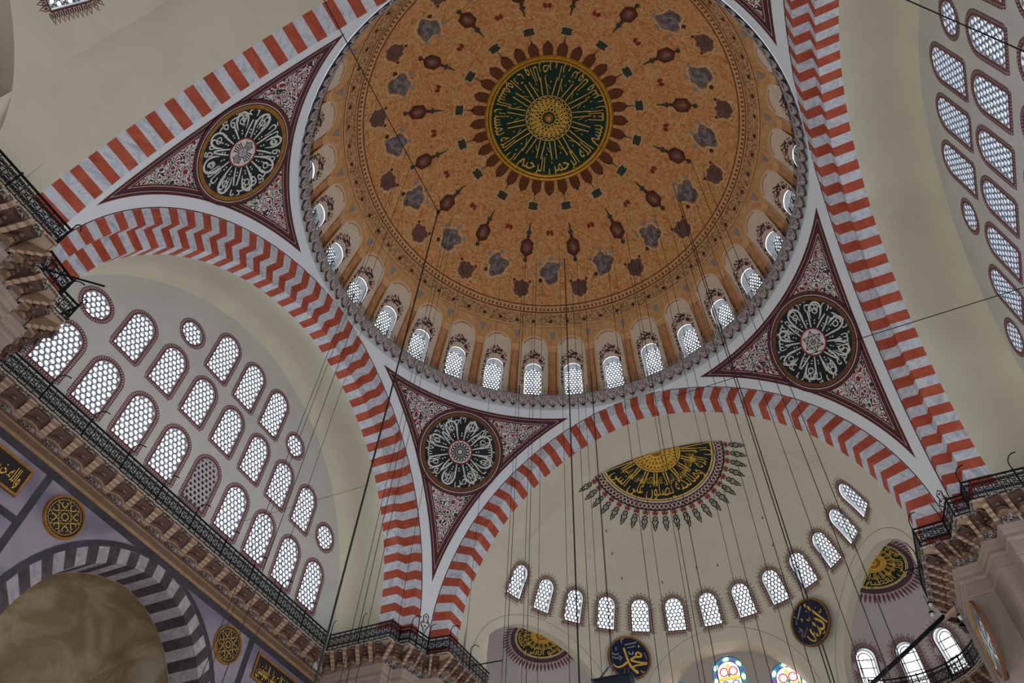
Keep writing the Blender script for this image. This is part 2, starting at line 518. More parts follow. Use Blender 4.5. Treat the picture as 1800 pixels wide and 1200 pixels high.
def window_parts(kind, o, depth, pitch=0.22, border=None, jamb='white_plaster', glass='daylit_glass', bars='grille_plaster', ratio=0.84, splay=0.0, curve=None):
    def flat(u, v, off):                           # the painted border follows the curved wall
        return (u, -off - ((curve - math.sqrt(curve * curve - u * u - v * v)) if curve else 0), v)
    parts = []
    inner = o_offset(o, -splay) if splay else o
    n = len(o); b = MB()
    b.add([(p[0], 0, p[1]) for p in o] + [(p[0], depth, p[1]) for p in inner], [(i, n + i, n + (i + 1) % n, (i + 1) % n) for i in range(n)], jamb)
    parts.append(('jamb', b.mesh('jamb'), None))
    parts.append(('grille', grille_mesh(inner, pitch, ratio, depth - 0.09, bars), None))
    b = MB(); b.add([(p[0], depth, p[1]) for p in inner], [tuple(range(n))], glass)
    parts.append(('glass', b.mesh('glass'), None))
    if border == 'scallop':
        b = MB(); o2 = o_offset(o, 0.10); o3 = o_offset(o, 0.015)
        b.add([flat(p[0], p[1], 0.012) for p in o3] + [flat(p[0], p[1], 0.012) for p in o2], [(i, (i + 1) % n, n + (i + 1) % n, n + i) for i in range(n)], 'mauve_paint')
        pts, L = resample(o_offset(o, 0.10), 8); k = max(20, int(L / 0.115)); pts, _ = resample(o_offset(o, 0.11), k)
        for (x, z, nx, nz) in pts:
            a0 = math.atan2(nz, nx)
            arc = [(x + 0.055 * nx + 0.056 * math.cos(a0 + t), z + 0.055 * nz + 0.066 * math.sin(a0 + t)) for t in (R_(d) for d in range(-150, 151, 50))]
            stroke(b, arc, 0.042, flat, 'mauve_paint', 0.012)
        parts.append(('painted_border', b.mesh('painted_border'), None))
    elif border == 'leaf':
        b = MB(); o2 = o_offset(o, 0.085); o3 = o_offset(o, 0.03)
        b.add([flat(p[0], p[1], 0.012) for p in o3] + [flat(p[0], p[1], 0.012) for p in o2], [(i, (i + 1) % n, n + (i + 1) % n, n + i) for i in range(n)], 'mauve_dark')
        pts, L = resample(o, 8); k = max(20, int(L / 0.15)); pts, _ = resample(o_offset(o, 0.09), k)
        for (x, z, nx, nz) in pts:
            tx, tz = -nz, nx
            leaf = [(x + tx * 0.06, z + tz * 0.06), (x + nx * 0.12 + tx * 0.075, z + nz * 0.12 + tz * 0.075), (x + nx * 0.34, z + nz * 0.34), (x + nx * 0.12 - tx * 0.075, z + nz * 0.12 - tz * 0.075), (x - tx * 0.06, z - tz * 0.06)]
            stroke(b, leaf, 0.04, flat, 'mauve_paint', 0.012)
            stroke(b, [(x + nx * 0.03, z + nz * 0.03), (x + nx * 0.16, z + nz * 0.16)], 0.05, flat, 'mauve_dark', 0.013)
        parts.append(('painted_border', b.mesh('painted_border'), None))
    return parts
WN = [0]
def place_window(parts, mat, label, group, skip=()):
    WN[0] += 1
    e = empty('window_%d' % WN[0], mat, label, 'window', group, 'structure')
    for n, me, m in parts:
        if n not in skip: link(n, me, e)
    return e
ORD = ['first', 'second', 'third', 'fourth', 'fifth', 'sixth', 'seventh', 'eighth', 'ninth', 'tenth', 'eleventh', 'twelfth', 'thirteenth', 'fourteenth', 'fifteenth', 'sixteenth',
       'seventeenth', 'eighteenth', 'nineteenth', 'twentieth'] + ['twenty-' + x for x in ('first', 'second', 'third', 'fourth', 'fifth', 'sixth', 'seventh', 'eighth', 'ninth')] + ['thirtieth', 'thirty-first', 'thirty-second', 'thirty-third', 'thirty-fourth', 'thirty-fifth', 'thirty-sixth', 'thirty-seventh', 'thirty-eighth', 'thirty-ninth', 'fortieth']

# ------------------------------------------------------------------ main dome
dome = empty('ceiling', Matrix.Translation(DC), 'ochre painted main dome with green and gold calligraphy medallion', 'dome', None, 'structure')
def dsph(az, el, off=0.0):
    r = DR - off
    return (r * math.cos(el) * math.cos(az), r * math.cos(el) * math.sin(az), r * math.sin(el))
def build_dome():
    D0 = (0, 0, 0)
    TH = R_(0.6)                                   # painted pattern sits a hair round from the axes
    # shell: cap of rings above the drum, drum in 32 bays each with an arched opening
    el_d = R_(28)
    b = MB(); NA, NR = 128, 40
    vs = [(0, 0, DR)]
    for j in range(1, NR + 1):
        el = PI / 2 - (PI / 2 - el_d) * j / NR
        vs += [dsph(2 * PI * i / NA, el) for i in range(NA)]
    fs = [(0, 1 + i, 1 + (i + 1) % NA) for i in range(NA)]
    for j in range(NR - 1):
        fs += [(1 + j * NA + i, 1 + (j + 1) * NA + i, 1 + (j + 1) * NA + (i + 1) % NA, 1 + j * NA + (i + 1) % NA) for i in range(NA)]
    b.add(vs, fs, 'dome_ochre')
    link('dome_shell', b.mesh('dome_shell', True), dome)
    wo = o_arch(1.2, 2.8)
    elc = R_(10.2)
    # window frame at bay centre, tangent to the sphere
    def wmat(az):
        n = Vector(dsph(az, elc)).normalized(); c = n * DR
        up = Vector((0, 0, 1)); up = (up - n * up.dot(n)).normalized()
        x = up.cross(n) * -1
        return frame(c - up * 1.4, x, n, up), x, n, up, c
    M0, x, n, up, c = wmat(0.0)
    hole = []
    for p in wo:
        q = (c - up * 1.4 + x * p[0] + up * p[1]).normalized()
        hole.append((math.atan2(q.y, q.x) * DR, math.asin(q.z) * DR))
    hw = PI / 32 * DR
    e0, e1 = R_(-1.6) * DR, el_d * DR
    outer = [(-hw, e0), (0, e0), (hw, e0)] + [(hw, e0 + (e1 - e0) * k / 8) for k in range(1, 9)] + [(hw / 2, e1), (0, e1), (-hw / 2, e1)] + [(-hw, e0 + (e1 - e0) * k / 8) for k in range(8, 0, -1)]
    if sum(hole[i][0] * hole[(i + 1) % len(hole)][1] - hole[(i + 1) % len(hole)][0] * hole[i][1] for i in range(len(hole))) < 0: hole = hole[::-1]
    bay = patch(outer, [hole], 0.45, lambda s, t: dsph(s / DR, t / DR), 'dome_drum', 'drum_bay')
    parts = window_parts('dome', wo, 0.55, 0.21, None, 'white_plaster', ratio=0.66, splay=0.06)
    # painted niche: cream arch with the window left out, floral ring, outline
    def lp(u, v, off): return dsph(u / (DR * math.cos(R_(12))), v / DR, off)
    nb = MB()
    def narch(hwid, top, base=0.1, n=14): return [(-hwid, base), (hwid, base)] + [(hwid * math.cos(PI * i / n), top - hwid + hwid * math.sin(PI * i / n)) for i in range(n + 1)]
    outl = [(p[0], p[1]) for p in hole]; hc = [(a * math.cos(R_(12)), t) for a, t in outl]
    hc = [((a) * 1.06, (t - 2.4) * 1.03 + 2.4) for a, t in hc]
    shape = patch(narch(0.98, 6.0), [hc], 0.5, lambda s, t: lp(s, t, 0.02), 'niche_cream', 'niche_panel')
    ob_ = MB(); stroke(ob_, narch(1.0, 6.05)[1:], 0.10, lp, 'band_line', 0.03)
    stroke(ob_, narch(0.86, 5.85)[4:13], 0.12, lp, 'pilaster_pink', 0.03)
    outline = ob_.mesh('niche_outline')
    fb = MB(); rnd = random.Random(3)
    for i in range(170):
        t = rnd.uniform(-0.12, 1.12) * PI; rr = rnd.uniform(0.70, 1.0)
        s = (rr * 0.95 * math.cos(t), 2.9 + rr * 1.95 * math.sin(t) if math.sin(t) > 0 else 2.9 + rr * 3 * math.sin(t))
        if abs(s[0]) > 0.94: continue
        fill(fb, ell(s[0], s[1], rnd.uniform(0.05, 0.12), rnd.uniform(0.03, 0.06), rnd.uniform(0, 3), 7), lp, rnd.choice(['red_paint', 'mauve_dark', 'dark_line', 'slate_blue', 'mauve_paint']), 0.035)
    floral = fb.mesh('floral_arch')
    pb = MB()
    prof_ = [(-0.22, 0.0), (-0.19, 0.05), (0.19, 0.05), (0.22, 0.0)]
    for k in range(8):
        v0, v1 = 0.2 + 4.8 * k / 8, 0.2 + 4.8 * (k + 1) / 8
        for (u0, o0), (u1, o1) in zip(prof_, prof_[1:]):
            pb.add([lp(u0, v0, o0 + 0.01), lp(u1, v0, o1 + 0.01), lp(u1, v1, o1 + 0.01), lp(u0, v1, o0 + 0.01)], [(0, 1, 2, 3)], 'pilaster_pink')
    for u0, u1, v0, v1 in ((-0.3, 0.3, 5.0, 5.25), (-0.26, 0.26, 4.75, 5.0)):
        pb.add([lp(u0, v0, 0.07), lp(u1, v0, 0.07), lp(u1, v1, 0.07), lp(u0, v1, 0.07)], [(0, 1, 2, 3)], 'band_line')
    pil = pb.mesh('pilaster')
    tb = MB(); fill(tb, [(-0.26, 6.35), (0.26, 6.35), (0.0, 5.75)], lp, 'slate_blue', 0.03); stroke(tb, [(-0.34, 6.42), (0.34, 6.42), (0, 5.62)], 0.06, lp, 'band_line', 0.03, True)
    tri = tb.mesh('spandrel_triangle')
    for k in range(32):
        az = (k + 0.5) * PI / 16
        m = rotz(az)
        link('drum_bay', bay, dome, m); link('niche_panel', shape, dome, m); link('niche_outline', outline, dome, m); link('floral_arch', floral, dome, m)
        m2 = rotz(k * PI / 16); link('pilaster', pil, dome, m2); link('spandrel_triangle', tri, dome, m2)
        wm = Matrix.Translation(DC) @ m @ M0
        # bay index counted left to right in view: facing +y, from -x side to +x side
        pos = (17 - k) % 32
        seen = 0 <= pos <= 15
        lab = ('bright arched lattice window at the dome base, %s from the left end of the ring' % ORD[pos]) if seen else 'arched lattice window at the near side of the dome base, out of view'
        place_window(parts, wm, lab, 'windows around the base of the main dome')
    # bands above the niches
    def band(name, p0, p1, m, off=0.03, n=128):
        bb = MB(); e0, e1 = R_(90 - p1), R_(90 - p0)
        bb.add([dsph(2 * PI * i / n, e0, off) for i in range(n)] + [dsph(2 * PI * i / n, e1, off) for i in range(n)], [(i, (i + 1) % n, n + (i + 1) % n, n + i) for i in range(n)], m)
        return link(name, bb.mesh(name, True), dome)
    band('cornice_band', 55.2, 57.2, 'band_line', 0.02); band('cornice_line', 55.0, 55.35, 'band_dark', 0.06); band('cornice_line', 57.15, 57.5, 'band_dark', 0.06)
    band('ornament_band', 57.5, 61.9, 'dome_band', 0.02); band('cornice_line', 57.6, 57.95, 'band_line', 0.07); band('cornice_line', 61.6, 62.0, 'band_line', 0.07); band('cornice_line', 62.4, 62.6, 'band_line', 0.05)
    bd = MB()
    for k in range(64):
        az = k * PI / 32 + TH
        mp = sphere_map(D0, DR, dsph(az, R_(90 - 60.2)), (0, 0, 1))
        fill(bd, ell(0, 0, 0.13, 0.13, 0, 8), mp, 'hex_brown', 0.05)
    for k in range(256):
        az = k * PI / 128
        mp = sphere_map(D0, DR, dsph(az, R_(90 - 56.4)), (0, 0, 1))
        fill(bd, [(-0.06, -0.1), (0.06, -0.1), (0.06, 0.1), (-0.06, 0.1)], mp, 'band_dark', 0.05)
    o = link('bead_row', bd.mesh('bead_row'), dome); o['kind'] = 'stuff'
    # motifs of the field; local u sideways, v towards the apex
    def motif(psi, fn):
        bb = MB(); mp = sphere_map(D0, DR, dsph(0, R_(90 - psi)), (0, 0, 1)); fn(bb, mp); return bb
    rnd = random.Random(11)
    def blob(rx, ry, lob, seed, n=28):
        r = random.Random(seed); ph = [r.uniform(0, 6.28) for _ in range(4)]
        return [(rx * math.cos(t) * (1 + 0.12 * math.sin(3 * t + ph[0]) + 0.12 * math.sin(5 * t + ph[1]) + 0.06 * math.sin(9 * t + ph[2])), ry * math.sin(t) * (1 + 0.12 * math.sin(3 * t + ph[0]) + 0.12 * math.sin(5 * t + ph[1]))) for t in (2 * PI * i / n for i in range(n))]
    def flower(seed):
        def fn(bb, mp):
            q = blob(0.62, 0.78, 5, seed)
            stroke(bb, [(x * 1.22, y * 1.2) for x, y in q], 0.09, mp, 'pale_scroll', 0.03, True)
            fill(bb, q, mp, 'flower_grey', 0.04)
            for sx, sy in ((-0.75, 0.62), (0.75, 0.62), (0.05, 1.0), (-0.7, -0.55)):
                fill(bb, ell(sx, sy, 0.13, 0.17, 0, 8), mp, 'slate_blue' if sy > 0 else 'hex_brown', 0.04)
            for s in (-1, 1):
                stroke(bb, [(s * (0.75 + 0.28 * math.cos(t)), -0.65 + 0.28 * math.sin(t)) for t in (i * 0.6 for i in range(9))], 0.07, mp, 'pale_scroll', 0.03)
        return fn
    def shield(bb, mp):
        k_ = 1.3; q = [(-0.44, 0.28), (-0.30, 0.44), (-0.14, 0.42), (0, 0.56), (0.14, 0.42), (0.30, 0.44), (0.44, 0.28), (0.37, 0.10), (0.40, -0.12), (0.28, -0.34), (0.16, -0.34), (0, -0.5), (-0.16, -0.34), (-0.28, -0.34), (-0.40, -0.12), (-0.37, 0.10)]; q = [(x * k_, y * k_) for x, y in q]
        stroke(bb, [(x * 1.25, y * 1.22) for x, y in q], 0.07, mp, 'pale_scroll', 0.03, True)
        fill(bb, q, mp, 'brown_medal', 0.04)
        for s in (-1, 1):
            fill(bb, ell(s * 0.55, 0.62, 0.09, 0.12, 0, 8), mp, 'hex_brown', 0.04)
            stroke(bb, [(s * (0.62 + 0.2 * math.cos(t)), -0.5 + 0.2 * math.sin(t)) for t in (i * 0.7 for i in range(8))], 0.06, mp, 'pale_scroll', 0.03)
    def hexagon(bb, mp):
        hx = lambda s: [(0, 0.72 * s), (0.44 * s, 0.36 * s), (0.44 * s, -0.36 * s), (0, -0.72 * s), (-0.44 * s, -0.36 * s), (-0.44 * s, 0.36 * s)]
        fill(bb, hx(1.0), mp, 'hex_brown', 0.035); stroke(bb, hx(0.78), 0.05, mp, 'petal_brown', 0.045, True); fill(bb, hx(0.62), mp, 'brown_medal', 0.045); fill(bb, ell(0, -0.05, 0.13, 0.24), mp, 'hex_pink', 0.055)
        fill(bb, ell(0, 0.76, 0.12, 0.12, 0, 8), mp, 'hex_brown', 0.035)
        fill(bb, [(-0.2, 1.05), (0, 0.8), (0.2, 1.05), (0.07, 1.22), (0.03, 1.75), (-0.03, 1.75), (-0.07, 1.22)], mp, 'sage', 0.035)
        stroke(bb, [(0, -0.66), (0, -0.8)], 0.1, mp, 'hex_brown', 0.035)
        fill(bb, ell(0, -0.92, 0.15, 0.17, 0, 8), mp, 'sage', 0.035)
    def green(bb, mp):
        q = [(-0.3, -0.2), (-0.1, -0.26), (0.1, -0.26), (0.3, -0.2), (0.24, 0), (0.3, 0.2), (0.1, 0.26), (-0.1, 0.26), (-0.3, 0.2), (-0.24, 0)]
        q = [(y * 1.05, x * 1.2) for x, y in q]; q = [(y, x) for x, y in q]
        fill(bb, [(x * 1.2, y * 1.25) for x, y in q], mp, 'pale_scroll', 0.03); fill(bb, q[::-1], mp, 'sage', 0.045)
    def redpair(bb, mp):
        for s in (-1, 1): fill(bb, ell(s * 0.13, 0, 0.12, 0.2, s * 0.25, 8), mp, 'red_paint', 0.04)
    def petal(long):
        def fn(bb, mp):
            q = [(-0.34, -0.5), (0.34, -0.5), (0.40, 0.1)] + [(0.34 * math.cos(t), 0.3 + 0.22 * math.sin(t)) for t in (PI * i / 6 for i in range(7))] + [(-0.40, 0.1)]
            q = [(x * 0.78, -y) for x, y in q]
            fill(bb, q, mp, 'petal_brown', 0.035); stroke(bb, q, 0.05, mp, 'hex_brown', 0.04, True)
            fill(bb, ell(0, -0.55, 0.1, 0.1, 0, 7), mp, 'hex_brown', 0.04)
            if long: stroke(bb, [(0, -0.6), (0, -1.15)], [0.08, 0.02], mp, 'sage', 0.04)
        return fn
    def ring(name, psi, fns, n, off):
        ms = [motif(psi, f).mesh(name) for f in fns]
        for k in range(n): link(name, ms[k % len(ms)], dome, rotz(2 * PI * (k + off) / n + TH))
    ring('flower_medallion', 45.0, [flower(i) for i in range(5)], 16, 0.0)
    ring('shield_medallion', 50.5, [shield], 16, 0.5)
    ring('hexagon_medallion', 37.8, [hexagon], 16, 0.5)
    ring('green_cartouche', 25.6, [green], 16, 0.5)
    ring('red_bud', 33.1, [redpair], 16, 0.0)
    ring('sunburst_petal', 19.6, [petal(False), petal(True)], 32, 0.0)
    # apex medallion
    mp = sphere_map(D0, DR, (0, 0, 1), (0, -1, 0))
    b = MB(); annulus(b, 0, 3.95, mp, 'green_board', 0.05, 72)
    link('medallion_board', b.mesh('medallion_board', True), dome)
    b = MB()
    for r0, o0, r1, o1, m in ((3.85, 0.06, 3.93, 0.14, 'gold'), (3.93, 0.14, 4.02, 0.14, 'gold'), (4.02, 0.14, 4.08, 0.10, 'gold_dark'), (4.08, 0.10, 4.14, 0.14, 'gold_dark'), (4.14, 0.14, 4.25, 0.15, 'gold'), (4.25, 0.15, 4.33, 0.03, 'gold')):
        n = 96
        b.add([mp(r0 * math.cos(2 * PI * i / n), r0 * math.sin(2 * PI * i / n), o0) for i in range(n)] + [mp(r1 * math.cos(2 * PI * i / n), r1 * math.sin(2 * PI * i / n), o1) for i in range(n)], [(i, (i + 1) % n, n + (i + 1) % n, n + i) for i in range(n)], m)
    link('gilded_ring', b.mesh('gilded_ring', True), dome)
    b = MB()
    ring_text(b, 'بسم الله الرحمن الرحيم', 3.70, 1.45, R_(-150), R_(-30), mp, 'gold_paint', 0.07)
    ring_text(b, 'ان الله يمسك السموات والارض ان تزولا ولئن زالتا', 3.70, 1.45, R_(-25), R_(205), mp, 'gold_paint', 0.07)
    for k in range(16):
        a = 2 * PI * (k + 0.3) / 16
        for d in (-0.055, 0.055):
            stroke(b, [(1.62 * math.cos(a + d * 2), 1.62 * math.sin(a + d * 2)), (2.85 * math.cos(a + d), 2.85 * math.sin(a + d))], 0.065, mp, 'gold_paint', 0.07)
        a2 = a + PI / 16
        stroke(b, [(2.0 * math.cos(a2), 2.0 * math.sin(a2)), (2.35 * math.cos(a2 + 0.1), 2.35 * math.sin(a2 + 0.1))], 0.035, mp, 'gold_paint', 0.07)
        fill(b, ell(2.5 * math.cos(a2), 2.5 * math.sin(a2), 0.05, 0.05, 0, 6), mp, 'gold_paint', 0.07)
    link('gold_lettering', b.mesh('gold_lettering'), dome)
    b = MB(); annulus(b, 1.5, 1.56, mp, 'gold_paint', 0.07, 48)
    for r, k, am in ((1.25, 12, 0.2), (1.05, 12, 0.22), (0.85, 10, 0.2), (0.62, 8, 0.18)):
        for ph in (0, PI): rosette(b, r, k, am, 180, mp, 'gold_paint', 0.055, 0.07, ph)
    annulus(b, 0.15, 0.3, mp, 'gold_dark', 0.09, 20); annulus(b, 0, 0.15, mp, 'gold', 0.16, 16)
    link('gold_interlace', b.mesh('gold_interlace'), dome)
build_dome()

# ------------------------------------------------------------------ gallery ring under the dome
def build_ring():
    e = empty('trim_1', Matrix.Identity(4), 'narrow muqarnas gallery ledge ringing the foot of the main dome', 'cornice', None, 'structure')
    def lathe(name, prof_, m, n=128, par=e):
        b = MB(); k = len(prof_)
        vs = [(r * math.cos(2 * PI * i / n), r * math.sin(2 * PI * i / n), z) for r, z in prof_ for i in range(n)]
        fs = [(j * n + i, j * n + (i + 1) % n, (j + 1) * n + (i + 1) % n, (j + 1) * n + i) for j in range(k - 1) for i in range(n)]
        b.add(vs, fs, m)
        return link(name, b.mesh(name, True), par)
    lathe('white_fascia', [(12.52, 33.86), (12.56, 34.05), (12.56, 34.95)], 'white_plaster')
    lathe('gallery_floor', [(12.56, 34.86), (12.30, 34.88), (12.28, 34.98), (13.9, 34.98)], 'slate_blue')
    b = MB()
    # one muqarnas niche, pointed pendant hanging from the ledge
    w = 2 * PI / 128 * 12.5 / 2
    rows = [(34.86, 12.31, 1.0), (34.66, 12.35, 0.96), (34.46, 12.41, 0.80), (34.28, 12.46, 0.55), (34.08, 12.52, 0.12)]
    for j in range(4):
        (z0, r0, s0), (z1, r1, s1) = rows[j], rows[j + 1]
        for a, c in ((-1, -0.45), (-0.45, 0), (0, 0.45), (0.45, 1)):
            f = lambda s, q: 0.07 * (1 - abs(s)) * q
            P = lambda s, z, r, q: (r + f(s, q) - 0.02, s * w * q, z)
            b.add([P(a, z0, r0, s0), P(c, z0, r0, s0), P(c, z1, r1, s1), P(a, z1, r1, s1)], [(0, 1, 2, 3)], 'muqarnas_paint' if j < 3 else 'mauve_dark')
    b.box(12.27, 12.33, -w * 0.7, w * 0.7, 34.74, 34.86, 'slate_blue')
    me = b.mesh('muqarnas_niche')
    for k in range(128): link('muqarnas_niche', me, e, rotz(2 * PI * k / 128))
    r = empty('dome_railing', Matrix.Translation((0, 0, 34.98)), 'thin iron railing on the ledge ringing the main dome', 'railing')
    for nmr, z in (('handrail', 0.75), ('bottom_rail', 0.08)):
        b = MB(); n = 128
        for i in range(n):
            a0, a1 = 2 * PI * i / n, 2 * PI * (i + 1) / n
            for (d0, d1) in (((12.32, z), (12.36, z + 0.055)),):
                p = [(d0[0] * math.cos(a0), d0[0] * math.sin(a0), d0[1]), (d0[0] * math.cos(a1), d0[0] * math.sin(a1), d0[1]), (d1[0] * math.cos(a1), d1[0] * math.sin(a1), d1[1]), (d1[0] * math.cos(a0), d1[0] * math.sin(a0), d1[1])]
                b.add(p, [(0, 1, 2, 3)], 'iron')
        link(nmr, b.mesh(nmr), r)
    b = MB()
    for i in range(6):
        s = (i - 2.5) * 0.1
        b.box(12.34, 12.355, s - 0.007, s + 0.007, 0, 0.75, 'iron')
    b.box(12.33, 12.36, -0.32, -0.29, 0, 0.8, 'iron')
    pm = lambda u, v, off: (12.34, u, v)
    for sx in (-0.14, 0.14): stroke(b, [(sx + 0.1 * (1 - t / 9) * math.cos(t), 0.38 + 0.1 * (1 - t / 9) * math.sin(t)) for t in (i * 0.8 for i in range(10))], 0.02, pm, 'iron')
    me = b.mesh('baluster_panel')
    for k in range(128): link('baluster_panel', me, r, rotz(2 * PI * k / 128))
build_ring()

# ------------------------------------------------------------------ pendentives
def rho(z): return math.hypot(AX, half_width(*OUT, z))
def build_pendentive(k, label):
    q = R_(45 + 90 * k)
    e = empty('ceiling_pendentive' if k == 0 else 'ceiling_pendentive.%03d' % k, rotz(q - R_(45)), label, 'pendentive', None, 'structure')
    # local quadrant x>0, y>0
    NZ, NS = 90, 90
    zs = [ZB + (OUT[1] - ZB) * (1 - (1 - j / NZ) ** 1.6) for j in range(NZ + 1)]
    arc = np.array([(AX, half_width(*OUT, z), z) for z in np.linspace(ZB - 2, OUT[1], 500)])
    arc2 = arc[:, [1, 0, 2]]
    vs = []; ds = []
    for z in zs:
        w = half_width(*OUT, z); t0 = math.atan2(w, AX); t1 = PI / 2 - t0; r = math.hypot(AX, w)
        for i in range(NS + 1):
            t = t0 + (t1 - t0) * i / NS
            p = (r * math.cos(t), r * math.sin(t), z); vs.append(p)
            pa = np.array(p)
            d = min(np.sqrt(((arc - pa) ** 2).sum(1)).min(), np.sqrt(((arc2 - pa) ** 2).sum(1)).min())
            # distance up the surface to the dome ring
            dr = max(0.0, math.hypot(OUT[1] - z, r - AX)) + 0.05
            ds.append(min(d, dr))
    b = MB(); n = NS + 1
    b.add(vs, [(j * n + i, j * n + i + 1, (j + 1) * n + i + 1, (j + 1) * n + i) for j in range(NZ) for i in range(NS)], 'pendentive_paint')
    me = b.mesh('pendentive_surface', True)
    at = me.attributes.new('d_edge', 'FLOAT', 'POINT'); at.data.foreach_set('value', ds)
    link('pendentive_surface', me, e)
    return e
def pend_mapper(zc):
    """drawing plane on the pendentive at 45 degrees, centred at height zc (local quadrant)"""
    r = rho(zc); dz = 0.05
    c = Vector((r * math.cos(PI / 4), r * math.sin(PI / 4), zc))
    slope = (rho(zc + dz) - rho(zc - dz)) / (2 * dz)
    rad = Vector((math.cos(PI / 4), math.sin(PI / 4), 0))
    v = (rad * slope + Vector((0, 0, 1))).normalized(); u = Vector((math.sin(PI / 4), -math.cos(PI / 4), 0)); nrm = u.cross(v)
    if nrm.dot(rad) < 0: nrm = -nrm
    def mp(a, bb, off):
        p = c + u * a + v * bb; t = 0.0
        for _ in range(12):
            q = p + nrm * t; t += (rho(min(q.z, OUT[1] - 0.01)) - math.hypot(q.x, q.y)) * 0.7
        return p + nrm * (t - off)
    return mp
PEND_Z, PEND_R = 31.2, 2.42
def build_pend_medallion(e, style):
    mp = pend_mapper(PEND_Z)
    b = MB(); Rm = PEND_R
    annulus(b, 0, Rm * 0.86, mp, 'dark_green', 0.04, 64, rings=5)
    annulus(b, Rm * 0.86, Rm * 0.875, mp, 'dark_line', 0.06, 64)
    annulus(b, Rm * 0.875, Rm * 0.955, mp, 'brown_ring' if style != 2 else 'gold_dark', 0.06, 64)
    annulus(b, Rm * 0.955, Rm * 0.975, mp, 'dark_line', 0.06, 64); annulus(b, Rm * 0.975, Rm * 0.99, mp, 'white_paint', 0.05, 64); annulus(b, Rm * 0.99, Rm * 1.05, mp, 'maroon_paint', 0.05, 64)
    annulus(b, Rm * 1.05, Rm * 1.065, mp, 'dark_line', 0.05, 64)
    link('medallion_board', b.mesh('medallion_board', True), e)
    b = MB()
    texts = ['قل هو الله احد الله الصمد', 'كل يعمل على شاكلته', 'وما توفيقي الا بالله', 'الله نور السموات والارض']
    n = 8
    rb = Rm * 0.78
    ring_text(b, texts[style] + ' ' + texts[style], Rm * 0.80, Rm * 0.40, R_(-90 - 176), R_(86), mp, 'white_paint', 0.055)
    rr_ = random.Random(style + 20)
    for k in range(16):
        a = 2 * PI * k / 16 + rr_.uniform(-0.05, 0.05)
        lean = (0.0, 0.16, -0.16, 0.05)[(k + style) % 4]
        stroke(b, [(Rm * 0.31 * math.cos(a), Rm * 0.31 * math.sin(a)), (Rm * 0.5 * math.cos(a + lean * 0.6), Rm * 0.5 * math.sin(a + lean * 0.6)), (Rm * 0.66 * math.cos(a + lean), Rm * 0.66 * math.sin(a + lean))], [0.06, 0.085, 0.07], mp, 'white_paint', 0.056)
        if k % 2 == style % 2:
            # a swung bowl closing on the rim, as in the big letters
            a2 = a + PI / 16; w_ = rr_.uniform(0.15, 0.24); s_ = rr_.choice((-1, 1)); d_ = rr_.uniform(0.56, 0.62)
            loop = [(Rm * (d_ + 0.23 * math.sin(t)) * math.cos(a2 - s_ * w_ * math.cos(t)), Rm * (d_ + 0.23 * math.sin(t)) * math.sin(a2 - s_ * w_ * math.cos(t))) for t in (-0.5 + 4.2 * i / 14 for i in range(15))]
            stroke(b, loop, [0.03, 0.06] + [0.10] * 9 + [0.09, 0.07, 0.05, 0.03], mp, 'white_paint', 0.057)
            q = [(Rm * (d_ + 0.05) * math.cos(a2) + 0.15 * math.cos(t), Rm * (d_ + 0.05) * math.sin(a2) + 0.13 * math.sin(t)) for t in (2 * PI * i / 9 for i in range(9))]
            stroke(b, q, 0.06, mp, 'white_paint', 0.057, True)
        a += PI / 16
        for rr in (0.40, 0.46): fill(b, ell(Rm * rr * math.cos(a), Rm * rr * math.sin(a), 0.045, 0.045, a, 6), mp, 'white_paint', 0.055)
        for s in (-0.03, 0.0, 0.03): stroke(b, [(Rm * 0.81 * math.cos(a), Rm * 0.81 * math.sin(a)), (Rm * 0.85 * math.cos(a + s), Rm * 0.85 * math.sin(a + s))], 0.03, mp, 'white_paint', 0.055)
    link('white_lettering', b.mesh('white_lettering'), e)
    b = MB()
    annulus(b, 0, Rm * 0.27, mp, 'white_paint', 0.06, 40); annulus(b, Rm * 0.27, Rm * 0.30, mp, 'red_paint', 0.065, 40)
    if style == 3:
        for r, k_, am in ((0.17, 8, 0.06), (0.10, 8, 0.05), (0.2, 8, 0.04)):
            for ph in (0, PI): rosette(b, Rm * r, k_, Rm * am, 120, mp, 'dark_line', 0.03, 0.07, ph)
    elif style == 2:
        for k in range(4):
            a = PI / 4 + k * PI / 2
            for s in (-2, -1, 0, 1, 2):
                aa = a + s * 0.22
                stroke(b, [(Rm * 0.08 * math.cos(a + s * 0.35), Rm * 0.08 * math.sin(a + s * 0.35)), (Rm * 0.22 * math.cos(aa), Rm * 0.22 * math.sin(aa))], 0.045, mp, 'dark_line', 0.07)
            stroke(b, [(Rm * (0.22 + 0.02 * math.cos(9 * t)) * math.cos(a + t), Rm * (0.22 + 0.02 * math.cos(9 * t)) * math.sin(a + t)) for t in (-0.55 + 1.1 * i / 18 for i in range(19))], 0.035, mp, 'dark_line', 0.07)
        fill(b, [(-0.2, 0), (0, -0.2), (0.2, 0), (0, 0.2)], mp, 'slate_blue', 0.072)
    else:
        for k in range(6):
            a = k * PI / 3
            stroke(b, [(Rm * 0.24 * math.cos(a), Rm * 0.24 * math.sin(a)), (Rm * 0.24 * math.cos(a + 2 * PI / 3), Rm * 0.24 * math.sin(a + 2 * PI / 3))], 0.035, mp, 'dark_line', 0.07)
            stroke(b, [(0, 0), (Rm * 0.24 * math.cos(a), Rm * 0.24 * math.sin(a))], 0.035, mp, 'dark_line', 0.07)
            for rr in (0.1, 0.16): fill(b, ell(Rm * rr * math.cos(a + 0.5), Rm * rr * math.sin(a + 0.5), 0.03, 0.03, 0, 6), mp, 'dark_line', 0.07)
        annulus(b, Rm * 0.05, Rm * 0.065, mp, 'dark_line', 0.071, 20)
